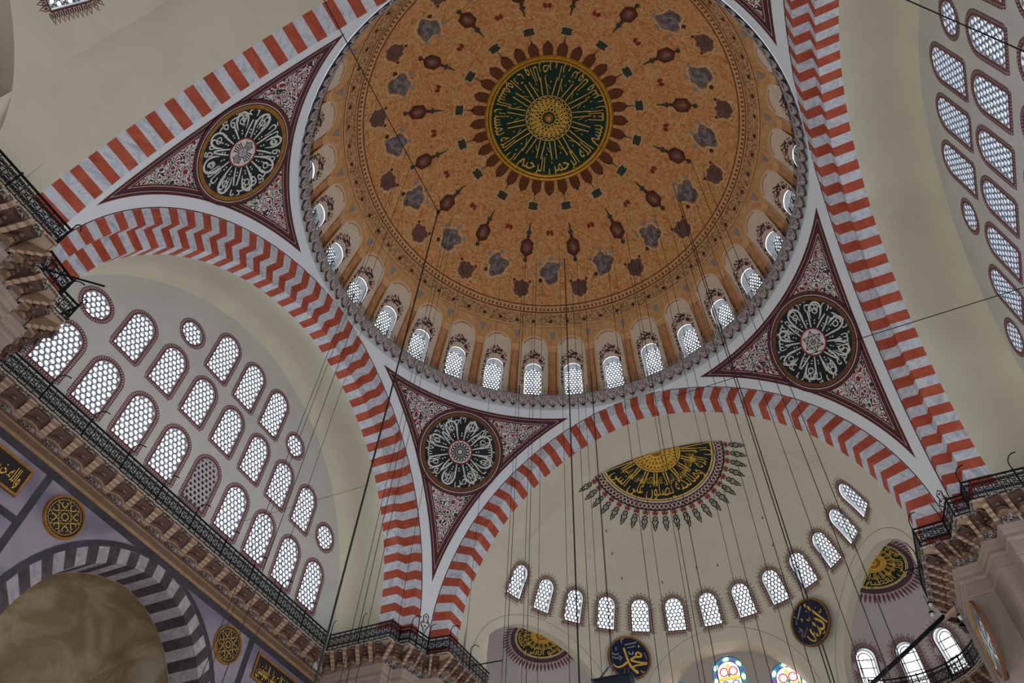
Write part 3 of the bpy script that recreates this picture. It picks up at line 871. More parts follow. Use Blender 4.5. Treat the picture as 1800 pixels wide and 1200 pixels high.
    link('centre_rosette', b.mesh('centre_rosette'), e)
    # small finial painted below the tip
    b = MB(); z0 = ZS + 0.9
    rt = math.hypot(AX, OUT[0]) - 0.04
    fm = lambda u, v, off: ((rt - off) * math.cos(PI / 4) + u * math.sin(PI / 4), (rt - off) * math.sin(PI / 4) - u * math.cos(PI / 4), z0 + v)
    for q in ([(0, -0.75), (0.08, -0.35), (0.24, -0.1), (0.10, 0.12), (0.14, 0.32), (0, 0.5), (-0.14, 0.32), (-0.10, 0.12), (-0.24, -0.1), (-0.08, -0.35)],):
        stroke(b, q, 0.05, fm, 'dark_line', 0.02, True)
    for x, y in ((0, 0.3), (0.08, 0.0), (-0.08, 0.0), (0, -0.2)): fill(b, ell(x, y, 0.05, 0.06, 0, 6), fm, 'red_paint', 0.02)
    link('tip_finial', b.mesh('tip_finial'), e)
P = [build_pendentive(0, 'pendentive with kufic-centred calligraphy roundel beside the right tympanum'),
     build_pendentive(1, 'pendentive with calligraphy roundel between left tympanum and far half dome'),
     build_pendentive(2, 'pendentive with gold-rimmed calligraphy roundel at upper left'),
     build_pendentive(3, 'pendentive at the top edge between right tympanum and near half dome')]
for i, st in ((0, 1), (1, 3), (2, 2), (3, 0)): build_pend_medallion(P[i], st)

# ------------------------------------------------------------------ great arches, stone by stone
TRIM = [1]
def great_arch(sections, rot, label, nhalf=40):
    """sections: ring of (half width, crown, depth); voussoirs cut radially, red stone at the crown"""
    TRIM[0] += 1
    e = empty('trim_%d' % TRIM[0], rotz(rot), label, 'arch', None, 'structure')
    key = tuple(sections)
    if key not in ARCHM:
        ms = []
        N = nhalf
        for k in range(-N, N + 1):
            f0, f1 = (k - 0.5) / (N + 0.5), (k + 0.5) / (N + 0.5)
            fs_ = [f0, f1] if k else [f0, 0.0, f1]
            b = MB(); vs = []; m = len(sections); g = 0.0
            fs_[0] += g; fs_[-1] -= g
            for f in fs_:
                for hw, cr, d in sections:
                    y, z = prof(hw, cr, f); vs.append((d, y, z))
            faces = []
            for s in range(len(fs_) - 1):
                faces += [(s * m + i, s * m + (i + 1) % m, (s + 1) * m + (i + 1) % m, (s + 1) * m + i) for i in range(m)]
            faces += [tuple(range(m)), tuple(range((len(fs_) - 1) * m, len(fs_) * m))]
            b.add(vs, faces, 'voussoir_red' if k % 2 == 0 else 'voussoir_grey')
            ms.append(b.mesh('voussoir'))
        ARCHM[key] = ms
    for me in ARCHM[key]: link('voussoir', me, e)
    return e
ARCHM = {}
SX = [(12.1, 33.9, AX), (11.5, 32.8, AX), (11.5, 32.8, 13.15), (10.7, 32.15, 13.15), (10.7, 32.15, 14.0), (12.1, 33.9, 14.0)]
SY = [(12.1, 33.9, AX), (11.05, 33.1, AX), (11.05, 33.1, 13.65), (12.1, 33.9, 13.65)]
great_arch(SX, PI, 'stepped red and grey striped arch over the left tympanum windows')
great_arch(SX, 0, 'stepped red and grey striped arch down the right side')
great_arch(SY, PI / 2, 'red and grey striped arch in front of the far half dome')
great_arch(SY, -PI / 2, 'red and grey striped arch across the upper left corner')

# ------------------------------------------------------------------ side tympana (left x<0, right x>0)
XW = 17.0
TYW = (10.9, 32.45)
def loft(name, rings, m, parent, n=96, smooth=True):
    b = MB(); k = len(rings)
    vs = [p for r in rings for p in r]; w = len(rings[0])
    b.add(vs, [(j * w + i, j * w + i + 1, (j + 1) * w + i + 1, (j + 1) * w + i) for j in range(k - 1) for i in range(w - 1)], m)
    return link(name, b.mesh(name, smooth), parent)
ROWS = [('bottom', 21.70, [(-8.4 + 2.1 * i, 'a', 1.26, 2.42) for i in range(9)]),
        ('middle', 25.08, [(-8.4, 'c', 0.62, 25.80)] + [(-6.3 + 2.1 * i, 'a', 1.22, 2.36) for i in range(7)] + [(8.4, 'c', 0.62, 25.80)]),
        ('top', 28.20, [(-4.2, 'c', 0.58, 28.92)] + [(-2.1 + 2.1 * i, 'a', 1.24, 2.64) for i in range(3)] + [(4.2, 'c', 0.58, 28.92)])]
WPARTS = {}
def tymp_window(kind, a, bb, dark=False):
    key = (kind, a, bb, dark)
    if key not in WPARTS:
        o = o_arch(a, bb) if kind == 'a' else o_circle(a)
        WPARTS[key] = (o, window_parts('t', o, 0.11, 0.262, 'scallop', 'grille_pale', glass='dark_glass' if dark else 'daylit_glass', bars='grille_pale' if dark else 'grille_plaster', ratio=0.71))
    return WPARTS[key]
def build_tympanum(side):
    rot = rotz(PI) if side == 'left' else Matrix.Identity(4)
    # local frame: wall at x = +XW, seen from the axis
    w = empty('wall_%s' % side, rot, 'pale plastered tympanum wall on the %s pierced by three rows of lattice windows' % side, 'wall', None, 'structure')
    fs = [-1 + 2 * i / 80 for i in range(81)]
    outer = [prof(*TYW, f, 19.0) for f in fs][::-1]
    holes = []
    for nm, z0, row in ROWS:
        for y, kd, a, bb in row:
            o, _ = tymp_window(kd, a, bb if kd == 'a' else 0)
            zz = z0 if kd == 'a' else bb
            holes.append([(y + p[0], zz + p[1]) for p in o])
    link('tympanum_wall', patch(outer, holes, 1.4, lambda y, z: (XW, y, z), 'wall_plaster', 'tympanum_wall', False), w)
    rings = []
    for x, hw, cr in ((14.0, 10.7, 32.15), (14.3, 10.84, 32.34), (14.7, 11.04, 32.60), (15.2, 11.24, 32.83), (15.7, 11.36, 32.97), (16.15, 11.40, 33.02), (16.5, 11.35, 32.96), (16.75, 11.22, 32.80), (16.92, 11.05, 32.60), (17.02, 10.86, 32.40)):
        rings.append([(x, *prof(hw, cr, f, 19.0)) for f in fs])
    loft('barrel_soffit', rings, 'cream_plaster', w)
    for nm, z0, row in ROWS:
        n = len(row)
        for i, (y, kd, a, bb) in enumerate(row):
            zz = z0 if kd == 'a' else bb
            dark = side == 'left' and nm == 'bottom' and i == (8 - 4)
            o, parts = tymp_window(kd, a, bb if kd == 'a' else 0, dark)
            # in the left wall (turned by 180 degrees) local y runs towards the viewer
            idx = (n - 1 - i) if side == 'left' else (n - 1 - i)
            m = rot @ frame((XW, y, zz), (0, -1, 0), (1, 0, 0), (0, 0, 1))
            ordn = ORD[i] if side == 'right' else ORD[n - 1 - i]
            frm = 'counting from the near pier' 
            kindw = 'round' if kd == 'c' else 'arched'
            lab = '%s%s lattice window in the %s row of the %s tympanum, %s %s' % ('unlit dark ' if dark else '', kindw, nm, side, ordn, frm)
            place_window(parts, m, lab, 'windows of the %s tympanum' % side)
    return w
wl = build_tympanum('left')
wr = build_tympanum('right')

# ------------------------------------------------------------------ half domes at both ends
SCY, SCZ, SR = 14.1, 21.9, 11.0
def sph_pt(cx, cy, cz, Rr, az, t):
    """az from +y towards +x; t arc length above the springing, straight below it"""
    if t >= 0: r, z = Rr * math.cos(t / Rr), cz + Rr * math.sin(t / Rr)
    else: r, z = Rr, cz + t
    return (cx + r * math.sin(az), cy + r * math.cos(az), z)
def tangent_frame(cx, cy, cz, Rr, az, t):
    p = Vector(sph_pt(cx, cy, cz, Rr, az, t)); el = max(0, t / Rr)
    n = Vector((math.cos(el) * math.sin(az), math.cos(el) * math.cos(az), math.sin(el)))
    up = Vector((-math.sin(el) * math.sin(az), -math.sin(el) * math.cos(az), math.cos(el)))
    x = Vector((math.cos(az), -math.sin(az), 0))
    return p, x, n, up
def hole_on(cx, cy, cz, Rr, az, t, o):
    p, x, n, up = tangent_frame(cx, cy, cz, Rr, az, t); h = []
    for u, v in o:
        q = p + x * u + up * v - Vector((cx, cy, cz))
        if t > 0 and q.z > 0: h.append((math.atan2(q.x, q.y) * Rr, math.asin(q.z / q.length) * Rr))
        else: h.append((math.atan2(q.x, q.y) * Rr, q.z))
    return h
def opening_z(d): return 20.3 + 4.55 * math.sqrt(max(0, 1 - (d / 24.5) ** 2))
def t_of_z(z): return SR * math.asin((z - SCZ) / SR) if z > SCZ else z - SCZ
SWO = [(x, z - 0.9) for x, z in o_arch(1.0, 1.80)]
SWP = window_parts('semi', SWO, 0.30, 0.235, 'leaf', 'white_plaster', ratio=0.66, curve=SR)
SWIN = [(R_(12.1) * k, t_of_z(26.65)) for k in range(-6, 7)]
EXR = 4.8
def wall_r(z): return math.sqrt(max(0.01, SR * SR - max(0, z - SCZ) ** 2))
def exedra_geo(az):
    cx, cy = 10.15 * math.sin(az), SCY + 10.15 * math.cos(az)
    return cx, cy, 20.28, EXR
def build_half_dome(far):
    rot = Matrix.Identity(4) if far else rotz(PI)
    nm = 'far' if far else 'near'
    WINS = SWIN if far else [(az * 11.15 / 12.1, t) for az, t in SWIN]
    e = empty('ceiling_half_dome' if far else 'ceiling_half_dome.001', rot, 'cream half dome with a ring of thirteen windows %s' % ('beyond the far striped arch' if far else 'at the upper left behind the viewer'), 'half dome', None, 'structure')
    fs = [-1 + 2 * i / 96 for i in range(97)]
    rings = []
    def circ(f, y):
        rr = math.sqrt(SR * SR - (y - SCY) ** 2); g = abs(f) * (rr * PI / 2 + SCZ - 20.0); s = -1 if f < 0 else 1
        if g > rr * PI / 2: return (s * rr, y, SCZ - (g - rr * PI / 2))
        return (s * rr * math.sin(g / rr), y, SCZ + rr * math.cos(g / rr))
    for y, hw, cr in ((13.65, 11.05, 33.1), (14.1, 11.08, 33.14), (14.7, 11.10, 33.16), (15.4, 11.10, 33.14), (15.9, 11.04, 33.04)):
        rings.append([(prof(hw, cr, f, 20.0)[0], y, prof(hw, cr, f, 20.0)[1]) for f in fs])
    rings.append([circ(f, 16.3) for f in fs])
    loft('front_barrel', rings, 'cream_plaster', e)
    def ycut(t): return 0.15 if t < 3.6 else (2.2 if t > 5.6 else 0.15 + 2.05 * (t - 3.6) / 2.0)
    tb = -6.0
    tmax = SR * math.acos(2.2 / SR)
    ts = sorted([tb, -1.951, -1.949] + [tb + (tmax - tb) * (1 - (1 - i / 60) ** 1.8) for i in range(1, 61)])
    az_at = lambda t: R_(81.5) if t < -1.95 else math.acos(min(1, ycut(t) / (SR * math.cos(max(0, t) / SR))))
    Rs = [(az_at(t) * SR, t) for t in ts]
    outer = [(s, t) for s, t in Rs] + [(-s, t) for s, t in Rs[-2::-1]]
    outer += [(Rs[0][0] * (-1 + 2 * i / 40), tb) for i in range(1, 40)]
    holes = [hole_on(0, SCY, SCZ, SR, az, t, SWO) for az, t in WINS]
    for c in (-59, 0, 59):
        h = []
        for i in range(41):
            d = -24.5 + 49 * i / 40
            d = 24.5 * math.sin(PI / 2 * d / 24.5)
            h.append((R_(c + d) * SR, t_of_z(opening_z(d))))
        lo = tb + 0.25
        h = [(h[0][0], lo)] + h + [(h[-1][0], lo)]
        h = [(max(-Rs[0][0] + 0.03, min(Rs[0][0] - 0.03, a)), b_) if b_ < -1.9 else (a, b_) for a, b_ in h]
        holes.append(h)
    link('half_dome_shell', patch(outer, holes, 0.6, lambda s, t: sph_pt(0, SCY, SCZ, SR, s / SR, t), 'cream_plaster', 'half_dome_shell'), e)
    for k, (az, t) in enumerate(WINS):
        p, x, n, up = tangent_frame(0, SCY, SCZ, SR, az, t)
        lab = ('bright arched lattice window in the far half dome ring, %s from the left' % ORD[k]) if far else ('arched lattice window of the near half dome, %s round from the upper left corner' % ORD[12 - k])
        place_window(SWP, rot @ frame(p, x, n, up), lab, 'windows of the %s half dome' % nm)
    # recesses below: two exedrae and the middle one
    for c in (-59, 59):
        az = R_(c); cx, cy, cz, Rr = exedra_geo(az)
        pts = {-1: [], 1: []}; tm = None
        for i in range(61):
            t = -7.5 + (Rr * PI / 2 + 7.5) * i / 60
            for s in (-1, 1):
                lo, hi = 0.0, R_(125)
                def out_(a):
                    q = sph_pt(cx, cy, cz, Rr, az + s * a, t)
                    return math.hypot(q[0], q[1] - SCY) >= wall_r(q[2]) + 0.40
                if not out_(0): continue
                for _ in range(24):
                    mid = (lo + hi) / 2
                    if out_(mid): lo = mid
                    else: hi = mid
                pts[s].append((s * lo * Rr, t))
        outer = pts[1] + pts[-1][::-1]
        outer = [p for i, p in enumerate(outer) if i == 0 or math.hypot(p[0] - outer[i - 1][0], p[1] - outer[i - 1][1]) > 0.02]
        wins = []
        if far:
            rel = (-75, -50, -25, 0, 25) if c > 0 else (-25, 0, 25, 50, 75)
            wins = [(R_(r), t_of_z(20.3) * 0 + 1.05) for r in rel]
        hs = [hole_on(0, 0, 0, Rr, r, t, EXO) for r, t in wins]
        link('exedra_shell', patch(outer, hs, 0.45, lambda s, t: sph_pt(cx, cy, cz, Rr, az + s / Rr, t), 'shaded_pink_plaster', 'exedra_shell'), e)
        rim = []
        for dd in (24.5 * math.sin(PI / 2 * k / 30) for k in range(-30, 31)):
            rim.append((dd, opening_z(dd)))
        rim = [(rim[0][0], 14.5 if c > 0 else 20.0)] + [q for q in rim if q[1] > 20.01] + [(rim[-1][0], 20.0 if c > 0 else 14.5)]
        ringA = [(wall_r(z) * math.sin(R_(c + d)), SCY + wall_r(z) * math.cos(R_(c + d)), z) for d, z in rim]
        ringB = [((wall_r(z) + 0.5) * math.sin(R_(c + d)), SCY + (wall_r(z) + 0.5) * math.cos(R_(c + d)), z) for d, z in rim]
        loft('exedra_reveal', [ringA, ringB], 'cream_plaster', e)
        for j, (r, t) in enumerate(wins):
            p, x, n, up = tangent_frame(cx, cy, cz, Rr, az + r, t)
            place_window(EXP, rot @ frame(p, x, n, up), 'round-headed clear leaded window in the %s exedra, %s from its left edge' % ('right' if c > 0 else 'left', ORD[j]), 'windows of the exedrae')
        b = MB(); mpx = lambda u, v, off: sph_pt(0, SCY, SCZ, SR - 0.015, u / SR, v)
        line = [(R_(c + d) * SR, t_of_z(20.3 + 5.05 * math.sqrt(max(0, 1 - (d / 27.2) ** 2)))) for d in (27.2 * math.sin(PI / 2 * k / 30) for k in range(-30, 31))]
        if far:
            stroke(b, [q for q in line if abs(q[0]) < R_(88) * SR], 0.035, mpx, 'line_grey')
            link('painted_line', b.mesh('painted_line'), e)
    b = MB(); mpx = lambda u, v, off: sph_pt(0, SCY, SCZ, SR - 0.015, u / SR, v)
    stroke(b, [(R_(d) * SR, t_of_z(20.3 + 5.3 * math.sqrt(max(0, 1 - (d / 27.2) ** 2)))) for d in (27.2 * math.sin(PI / 2 * k / 30) for k in range(-30, 31))], 0.035, mpx, 'line_grey')
    link('painted_line', b.mesh('painted_line'), e)
    # middle recess: soffit then end wall
    YW = 26.0
    edge = [(24.5 * math.sin(PI / 2 * k / 24)) for k in range(-24, 25)]
    ring0 = []; 
    for d in edge:
        z = opening_z(d); r = wall_r(z); ring0.append((r * math.sin(R_(d)), SCY + r * math.cos(R_(d)), z))
    ring0 = [(ring0[0][0], ring0[0][1], 14.5)] + ring0 + [(ring0[-1][0], ring0[-1][1], 14.5)]
    ring1 = [(x, YW, z) for x, y, z in ring0]
    loft('recess_soffit', [ring0, ring1], 'cream_plaster', e)
    outer = [(x, z) for x, y, z in ring1][::-1]
    hs = [[(x + p[0], z + p[1]) for p in STO] for x, z in STW] if far else []
    link('recess_wall', patch(outer, hs, 1.0, lambda x, z: (x, YW, z), 'shaded_pink_plaster', 'recess_wall', False), e)
    if far:
        for j, (x, z) in enumerate(STW):
            place_window(STP, frame((x, YW, z), (1, 0, 0), (0, 1, 0), (0, 0, 1)), 'stained glass window with coloured border, %s of three on the end wall' % ORD[j], 'stained glass windows of the end wall')
    return e

# exedra windows: plain leaded panes in a rounded head
EXO = [(x, z - 1.05) for x, z in o_arch(0.92, 2.1)]
def leaded_parts():
    o = EXO; n = len(o); parts = []
    b = MB(); b.add([(p[0], 0, p[1]) for p in o] + [(p[0], 0.24, p[1]) for p in o], [(i, n + i, n + (i + 1) % n, (i + 1) % n) for i in range(n)], 'white_plaster'); parts.append(('jamb', b.mesh('jamb'), None))
    b = MB(); b.add([(p[0], 0.24, p[1]) for p in o], [tuple(range(n))], 'daylit_glass_soft'); parts.append(('glass', b.mesh('glass'), None))
    b = MB(); mp = lambda u, v, off: (u, 0.2, v)
    inn = o_offset(o, -0.15)
    stroke(b, inn, 0.05, mp, 'iron', 0, True); stroke(b, o, 0.07, mp, 'iron', 0, True)
    for z in (-0.75, -0.3, 0.15, 0.55): stroke(b, [(-0.46, z), (0.46, z)], 0.045, mp, 'iron')
    stroke(b, [(0.13 * math.cos(t), 0.42 + 0.2 * math.sin(t)) for t in (PI * i / 8 for i in range(9))], 0.025, mp, 'iron')
    parts.append(('lead_bars', b.mesh('lead_bars'), None))
    for i, x in enumerate((-0.33, -0.11, 0.11, 0.33)):
        b = MB(); mp2 = lambda u, v, off: (u, 0.215, v)
        fill(b, [(x - 0.08, -1.02), (x + 0.08, -1.02), (x + 0.08, -0.84), (x - 0.08, -0.84)], mp2, 'daylit_glass_warm'); parts.append(('tinted_pane', b.mesh('tinted_pane'), None))
    q = window_parts('x', EXO, 0.05, 0.5, 'leaf', curve=EXR)
    parts.append([p for p in q if p[0] == 'painted_border'][0])
    return parts
EXP = leaded_parts()
# stained glass of the end wall
STO = o_arch(1.9, 4.4)
STW = [(-3.2, 19.4), (0.0, 20.35), (3.2, 19.4)]
def stained_parts():
    o = STO; n = len(o); parts = []
    b = MB(); b.add([(p[0], 0, p[1]) for p in o] + [(p[0], 0.25, p[1]) for p in o], [(i, n + i, n + (i + 1) % n, (i + 1) % n) for i in range(n)], 'grille_plaster'); parts.append(('jamb', b.mesh('jamb'), None))
    b = MB(); b.add([(p[0], 0.25, p[1]) for p in o], [tuple(range(n))], 'glass_green'); parts.append(('glass', b.mesh('glass'), None))
    mp = lambda u, v, off: (u, 0.235 - off, v)
    inn = o_offset(o, -0.30)
    b = MB(); fill(b, inn, mp, 'daylit_glass_soft', 0.0); parts.append(('clear_field', b.mesh('clear_field'), None))
    pts, L = resample(o_offset(o, -0.15), 26)
    for i, (x, z, nx, nz) in enumerate(pts):
        b = MB(); a = math.atan2(nz, nx)
        if i % 2: fill(b, ell(x, z, 0.12, 0.19, a, 10), mp, 'daylit_glass_soft', 0.01)
        else:
            fill(b, ell(x, z, 0.13, 0.13, a, 8), mp, 'glass_violet' if i % 4 else 'glass_blue', 0.01); fill(b, ell(x, z, 0.03, 0.03, 0, 6), mp, 'glass_red', 0.014)
        parts.append(('border_pane', b.mesh('border_pane'), None))
    b = MB()
    for zz in (3.1, 2.0, 0.85):
        stroke(b, [(-0.64, zz), (0.64, zz)], 0.20, mp, 'glass_amber', 0.012)
        for s in (-1, 1):
            stroke(b, [(s * 0.27 + 0.23 * math.cos(t), zz + 0.40 + 0.25 * math.sin(t)) for t in (2 * PI * i / 12 for i in range(12))], 0.085, mp, 'glass_red', 0.014, True)
            stroke(b, [(s * 0.30 + 0.20 * math.cos(t), zz - 0.42 + 0.27 * math.sin(t)) for t in (2 * PI * i / 12 for i in range(12))], 0.075, mp, 'glass_blue', 0.014, True)
        fill(b, ell(0, zz + 0.72, 0.13, 0.17, 0, 6), mp, 'glass_amber', 0.015); fill(b, ell(0, zz + 0.2, 0.10, 0.13, 0, 6), mp, 'glass_green', 0.016)
    parts.append(('coloured_tracery', b.mesh('coloured_tracery'), None))
    b = MB(); mq = lambda u, v, off: (u, 0.19, v)
    stroke(b, inn, 0.045, mq, 'dark_line', 0, True); stroke(b, o, 0.05, mq, 'dark_line', 0, True)
    for zz in (2.99, 1.89, 0.74): stroke(b, [(-0.65, zz), (0.65, zz)], 0.03, mq, 'dark_line')
    stroke(b, [(0, 0), (0, 2.9)], 0.03, mq, 'dark_line')
    parts.append(('lead_bars', b.mesh('lead_bars'), None))
    return parts
STP = stained_parts()
hd_far = build_half_dome(True)
hd_near = build_half_dome(False)

# calligraphy half medallions painted on the half dome and the exedrae
def half_medallion(parent, mp, Rm, texts, lush, name='half_medallion'):
    A0, A1 = -PI, 0.0                                     # below the cut edge
    b = MB()
    annulus(b, 0, Rm, mp, 'dark_green', 0.03, 48, A0, A1, 6)
    annulus(b, Rm * 0.955, Rm * 0.985, mp, 'gold_paint', 0.045, 48, A0, A1)
    stroke(b, [(-Rm, -0.02), (0, -0.02), (Rm, -0.02)], 0.06, mp, 'gold_paint', 0.045)
    annulus(b, Rm, Rm * 1.02, mp, 'white_paint', 0.04, 48, A0, A1)
    link('medallion_board', b.mesh('medallion_board'), parent)
    b = MB()
    ring_text(b, texts, Rm * 0.89, Rm * 0.40, A0 + 0.12, A1 - 0.12, mp, 'gold_paint', 0.05)
    ring_text(b, texts + ' ' + texts, Rm * 0.66, Rm * 0.20, A0 + 0.2, A1 - 0.2, mp, 'gold_paint', 0.052)
    for k in range(9):
        a = A0 + (k + 0.5) * PI / 9
        for d in (-0.035, 0.035): stroke(b, [(Rm * 0.44 * math.cos(a + d * 1.6), Rm * 0.44 * math.sin(a + d * 1.6)), (Rm * 0.70 * math.cos(a + d), Rm * 0.70 * math.sin(a + d))], Rm * 0.022, mp, 'gold_paint', 0.05)
    link('gold_lettering', b.mesh('gold_lettering'), parent)
    b = MB()
    annulus(b, 0, Rm * 0.40, mp, 'gold_dark', 0.045, 36, A0, A1); annulus(b, Rm * 0.40, Rm * 0.425, mp, 'gold_paint', 0.055, 36, A0, A1)
    for r, k_, am in ((0.33, 16, 0.05), (0.24, 12, 0.05), (0.15, 8, 0.05)):
        for ph in (0, PI):
            pts = [(Rm * (r + am * math.cos(k_ * t + ph)) * math.cos(t), Rm * (r + am * math.cos(k_ * t + ph)) * math.sin(t)) for t in (A0 + PI * i / 80 for i in range(81))]
            stroke(b, pts, Rm * 0.022, mp, 'gold_paint', 0.055)
    link('gold_interlace', b.mesh('gold_interlace'), parent)
    if lush:
        b = MB(); annulus(b, Rm * 1.03, Rm * 1.17, mp, 'maroon_paint', 0.03, 60, A0, A1)
        for ph in (0, PI):
            stroke(b, [((Rm * (1.10 + 0.045 * math.sin(44 * t + ph))) * math.cos(t), (Rm * (1.10 + 0.045 * math.sin(44 * t + ph))) * math.sin(t)) for t in (A0 + PI * i / 300 for i in range(301))], 0.045, mp, 'white_paint', 0.04)
        annulus(b, Rm * 1.165, Rm * 1.18, mp, 'dark_line', 0.04, 60, A0, A1)
        link('braid_band', b.mesh('braid_band'), parent)
        n = 22
        for k in range(n):
            a = A0 + (k + 0.5) * PI / n
            def at(u, v): return tf([(u, v)], Rm * 1.18 * math.cos(a), Rm * 1.18 * math.sin(a), 1.0, a - PI / 2)[0]
            b = MB()
            fill(b, [at(-0.17, 0.14), at(0, 0.04), at(0.17, 0.14), at(0.14, 0.31), at(0, 0.24), at(-0.14, 0.31)], mp, 'red_paint', 0.035)
            for s in (-1, 1):
                stroke(b, [at(0, 0.02), at(s * 0.14, 0.05), at(s * 0.21, 0.17)], 0.03, mp, 'dark_line', 0.035)
            q = [(0, 0.34), (0.15, 0.48), (0.10, 0.6), (0.19, 0.72), (0.09, 0.92), (0.12, 1.0), (0, 1.30), (-0.12, 1.0), (-0.09, 0.92), (-0.19, 0.72), (-0.10, 0.6), (-0.15, 0.48)]
            stroke(b, [at(*p) for p in q], 0.085, mp, 'dark_line', 0.035, True)
            stroke(b, [at(0, 0.45), at(0.05, 0.62), at(0, 0.8), at(-0.05, 0.62)], 0.05, mp, 'dark_line', 0.035, True); stroke(b, [at(0, 0.85), at(0, 1.1)], 0.05, mp, 'dark_line', 0.035)
            link('palmette', b.mesh('palmette'), parent)
    else:
        b = MB(); annulus(b, Rm * 1.03, Rm * 1.20, mp, 'mauve_dark', 0.03, 60, A0, A1)
        link('painted_band', b.mesh('painted_band'), parent)
        n = 30
        for k in range(n):
            a = A0 + (k + 0.5) * PI / n
            def at(u, v): return tf([(u, v)], Rm * 1.2 * math.cos(a), Rm * 1.2 * math.sin(a), 1.0, a - PI / 2)[0]
            b = MB(); fill(b, [at(0, 0.0), at(0.075, 0.16), at(0.06, 0.34), at(0, 0.55), at(-0.06, 0.34), at(-0.075, 0.16)], mp, 'mauve_paint', 0.03)
            stroke(b, [at(0, 0.1), at(0, 0.5)], 0.035, mp, 'mauve_dark', 0.035)
            link('palmette', b.mesh('palmette'), parent)
def dir_at(az, el): return (math.cos(el) * math.sin(az), math.cos(el) * math.cos(az), math.sin(el))
half_medallion(hd_far, sphere_map((0, SCY, SCZ), SR, (0, 2.1, math.sqrt(SR * SR - 2.1 ** 2)), (0, -1, 0)), 3.45, 'ان الله وملائكته يصلون على النبي', True)
for c in (-59, 59):
    az = R_(c); cx, cy, cz, Rr = exedra_geo(az)
    e_, l_ = Vector((math.sin(az), math.cos(az), 0)), Vector((math.cos(az), -math.sin(az), 0))
    d0 = e_ * 1.0 + l_ * (-0.47 if c > 0 else 0.47) + Vector((0, 0, math.sqrt(Rr * Rr - 1.22)))
    half_medallion(hd_far, sphere_map((cx, cy, cz), Rr, d0, -e_), 1.62, 'وهو العلي العظيم', False)

# ------------------------------------------------------------------ galleries: floor slab, corbel cornice, iron railing
GAL = [(-16.4, 10.15), (-12.75, 10.15), (-12.72, 10.88), (-12.15, 10.95), (-11.9, 12.25), (-10.75, 12.38), (-10.62, 16.4)]
BODY = [(-16.95, 10.75), (-13.3, 10.75), (-13.25, 11.5), (-12.72, 11.55), (-12.45, 12.75), (-11.55, 12.95), (-11.5, 16.6)]
def corbel_meshes():
    """one metre of cornice in local (along, out, up); wall at out = 0, edge at out = 1, bottom z 0, top z 1"""
    b = MB()
    st = [(0.00, 0.10), (0.00, 0.30), (0.16, 0.34), (0.18, 0.44), (0.36, 0.48), (0.40, 0.58), (0.58, 0.62), (0.62, 0.72), (0.80, 0.77), (0.86, 0.94), (0.98, 0.98)]
    hw = 0.135
    for j in range(len(st) - 1):
        (o0, z0), (o1, z1) = st[j], st[j + 1]
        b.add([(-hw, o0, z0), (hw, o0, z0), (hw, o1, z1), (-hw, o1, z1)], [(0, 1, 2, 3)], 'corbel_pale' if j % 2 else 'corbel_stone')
        b.add([(-hw, o0, z0), (-hw, o1, z1), (-hw, 0, z1), (-hw, 0, z0)], [(0, 1, 2, 3)], 'corbel_stone')
        b.add([(hw, o0, z0), (hw, o1, z1), (hw, 0, z1), (hw, 0, z0)], [(0, 3, 2, 1)], 'corbel_stone')
    br = b.mesh('bracket')
    b = MB()
    x0, x1 = 0.135, 0.865
    # carved panel, two chevron ledges, hooded hollow
    b.add([(x0, 0.02, 0.04), (x1, 0.02, 0.04), (x1, 0.12, 0.36), (x0, 0.12, 0.36)], [(0, 1, 2, 3)], 'carved_dark')
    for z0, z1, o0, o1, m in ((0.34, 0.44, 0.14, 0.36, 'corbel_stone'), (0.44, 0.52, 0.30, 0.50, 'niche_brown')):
        c = [(x0, o0 * 0.6, z0), (0.5 - 0.12, o1, z0), (0.5 + 0.12, o1, z0), (x1, o0 * 0.6, z0)]
        t = [(p[0], p[1] + 0.06, z1) for p in c]
        b.add(c + t, [(0, 1, 5, 4), (1, 2, 6, 5), (2, 3, 7, 6)], m)
        b.add(c + [(x1, 0, z0), (x0, 0, z0)], [(0, 1, 2, 3, 4, 5)], m)
        b.add(t + [(x1, 0, z1), (x0, 0, z1)], [(5, 4, 3, 2, 1, 0)], m)
    # hooded hollow: back sheet curving forward to the rounded rim, dark brown
    n = 8; hv = []
    for j in range(6):
        k = j / 5
        for i in range(n + 1):
            a = PI * i / n
            hv.append((0.5 - 0.36 * math.cos(a) * math.sqrt(1 - (0.55 * k) ** 2), 0.30 + 0.52 * k - 0.30 * math.sin(a) * (1 - 0.3 * k) + 0.12 * k * k, 0.50 + 0.44 * k))
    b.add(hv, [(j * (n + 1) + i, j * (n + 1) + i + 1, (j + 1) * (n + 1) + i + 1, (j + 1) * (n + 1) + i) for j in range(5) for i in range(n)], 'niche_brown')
    for s_ in (0, 1):
        xs = [x0, 0.14, 0.20] if s_ == 0 else [x1, 0.86, 0.80]
        b.add([(xs[0], 0.05, 0.48), (xs[1], 0.34, 0.50), (xs[2], 0.90, 0.94), (xs[0], 0.92, 0.97)], [(0, 1, 2, 3)], 'corbel_stone')
    b.add([(x0, 0.90, 0.93), (x1, 0.90, 0.93), (x1, 0.99, 0.98), (x0, 0.99, 0.98)], [(0, 1, 2, 3)], 'carved_dark')
    b.add([(x0, 0.50, 0.97), (x1, 0.50, 0.97), (x1, 0.99, 0.985), (x0, 0.99, 0.985)], [(0, 1, 2, 3)], 'niche_brown')
    # boss in the hollow
    b.add([(0.5 + 0.12 * math.cos(t), 0.52 + 0.10 * math.sin(t), 0.70) for t in (2 * PI * i / 6 for i in range(6))] + [(0.5, 0.56, 0.62)], [(i, (i + 1) % 6, 6) for i in range(6)], 'brown_medal')
    return br, b.mesh('niche')
BRK, NIC = corbel_meshes()
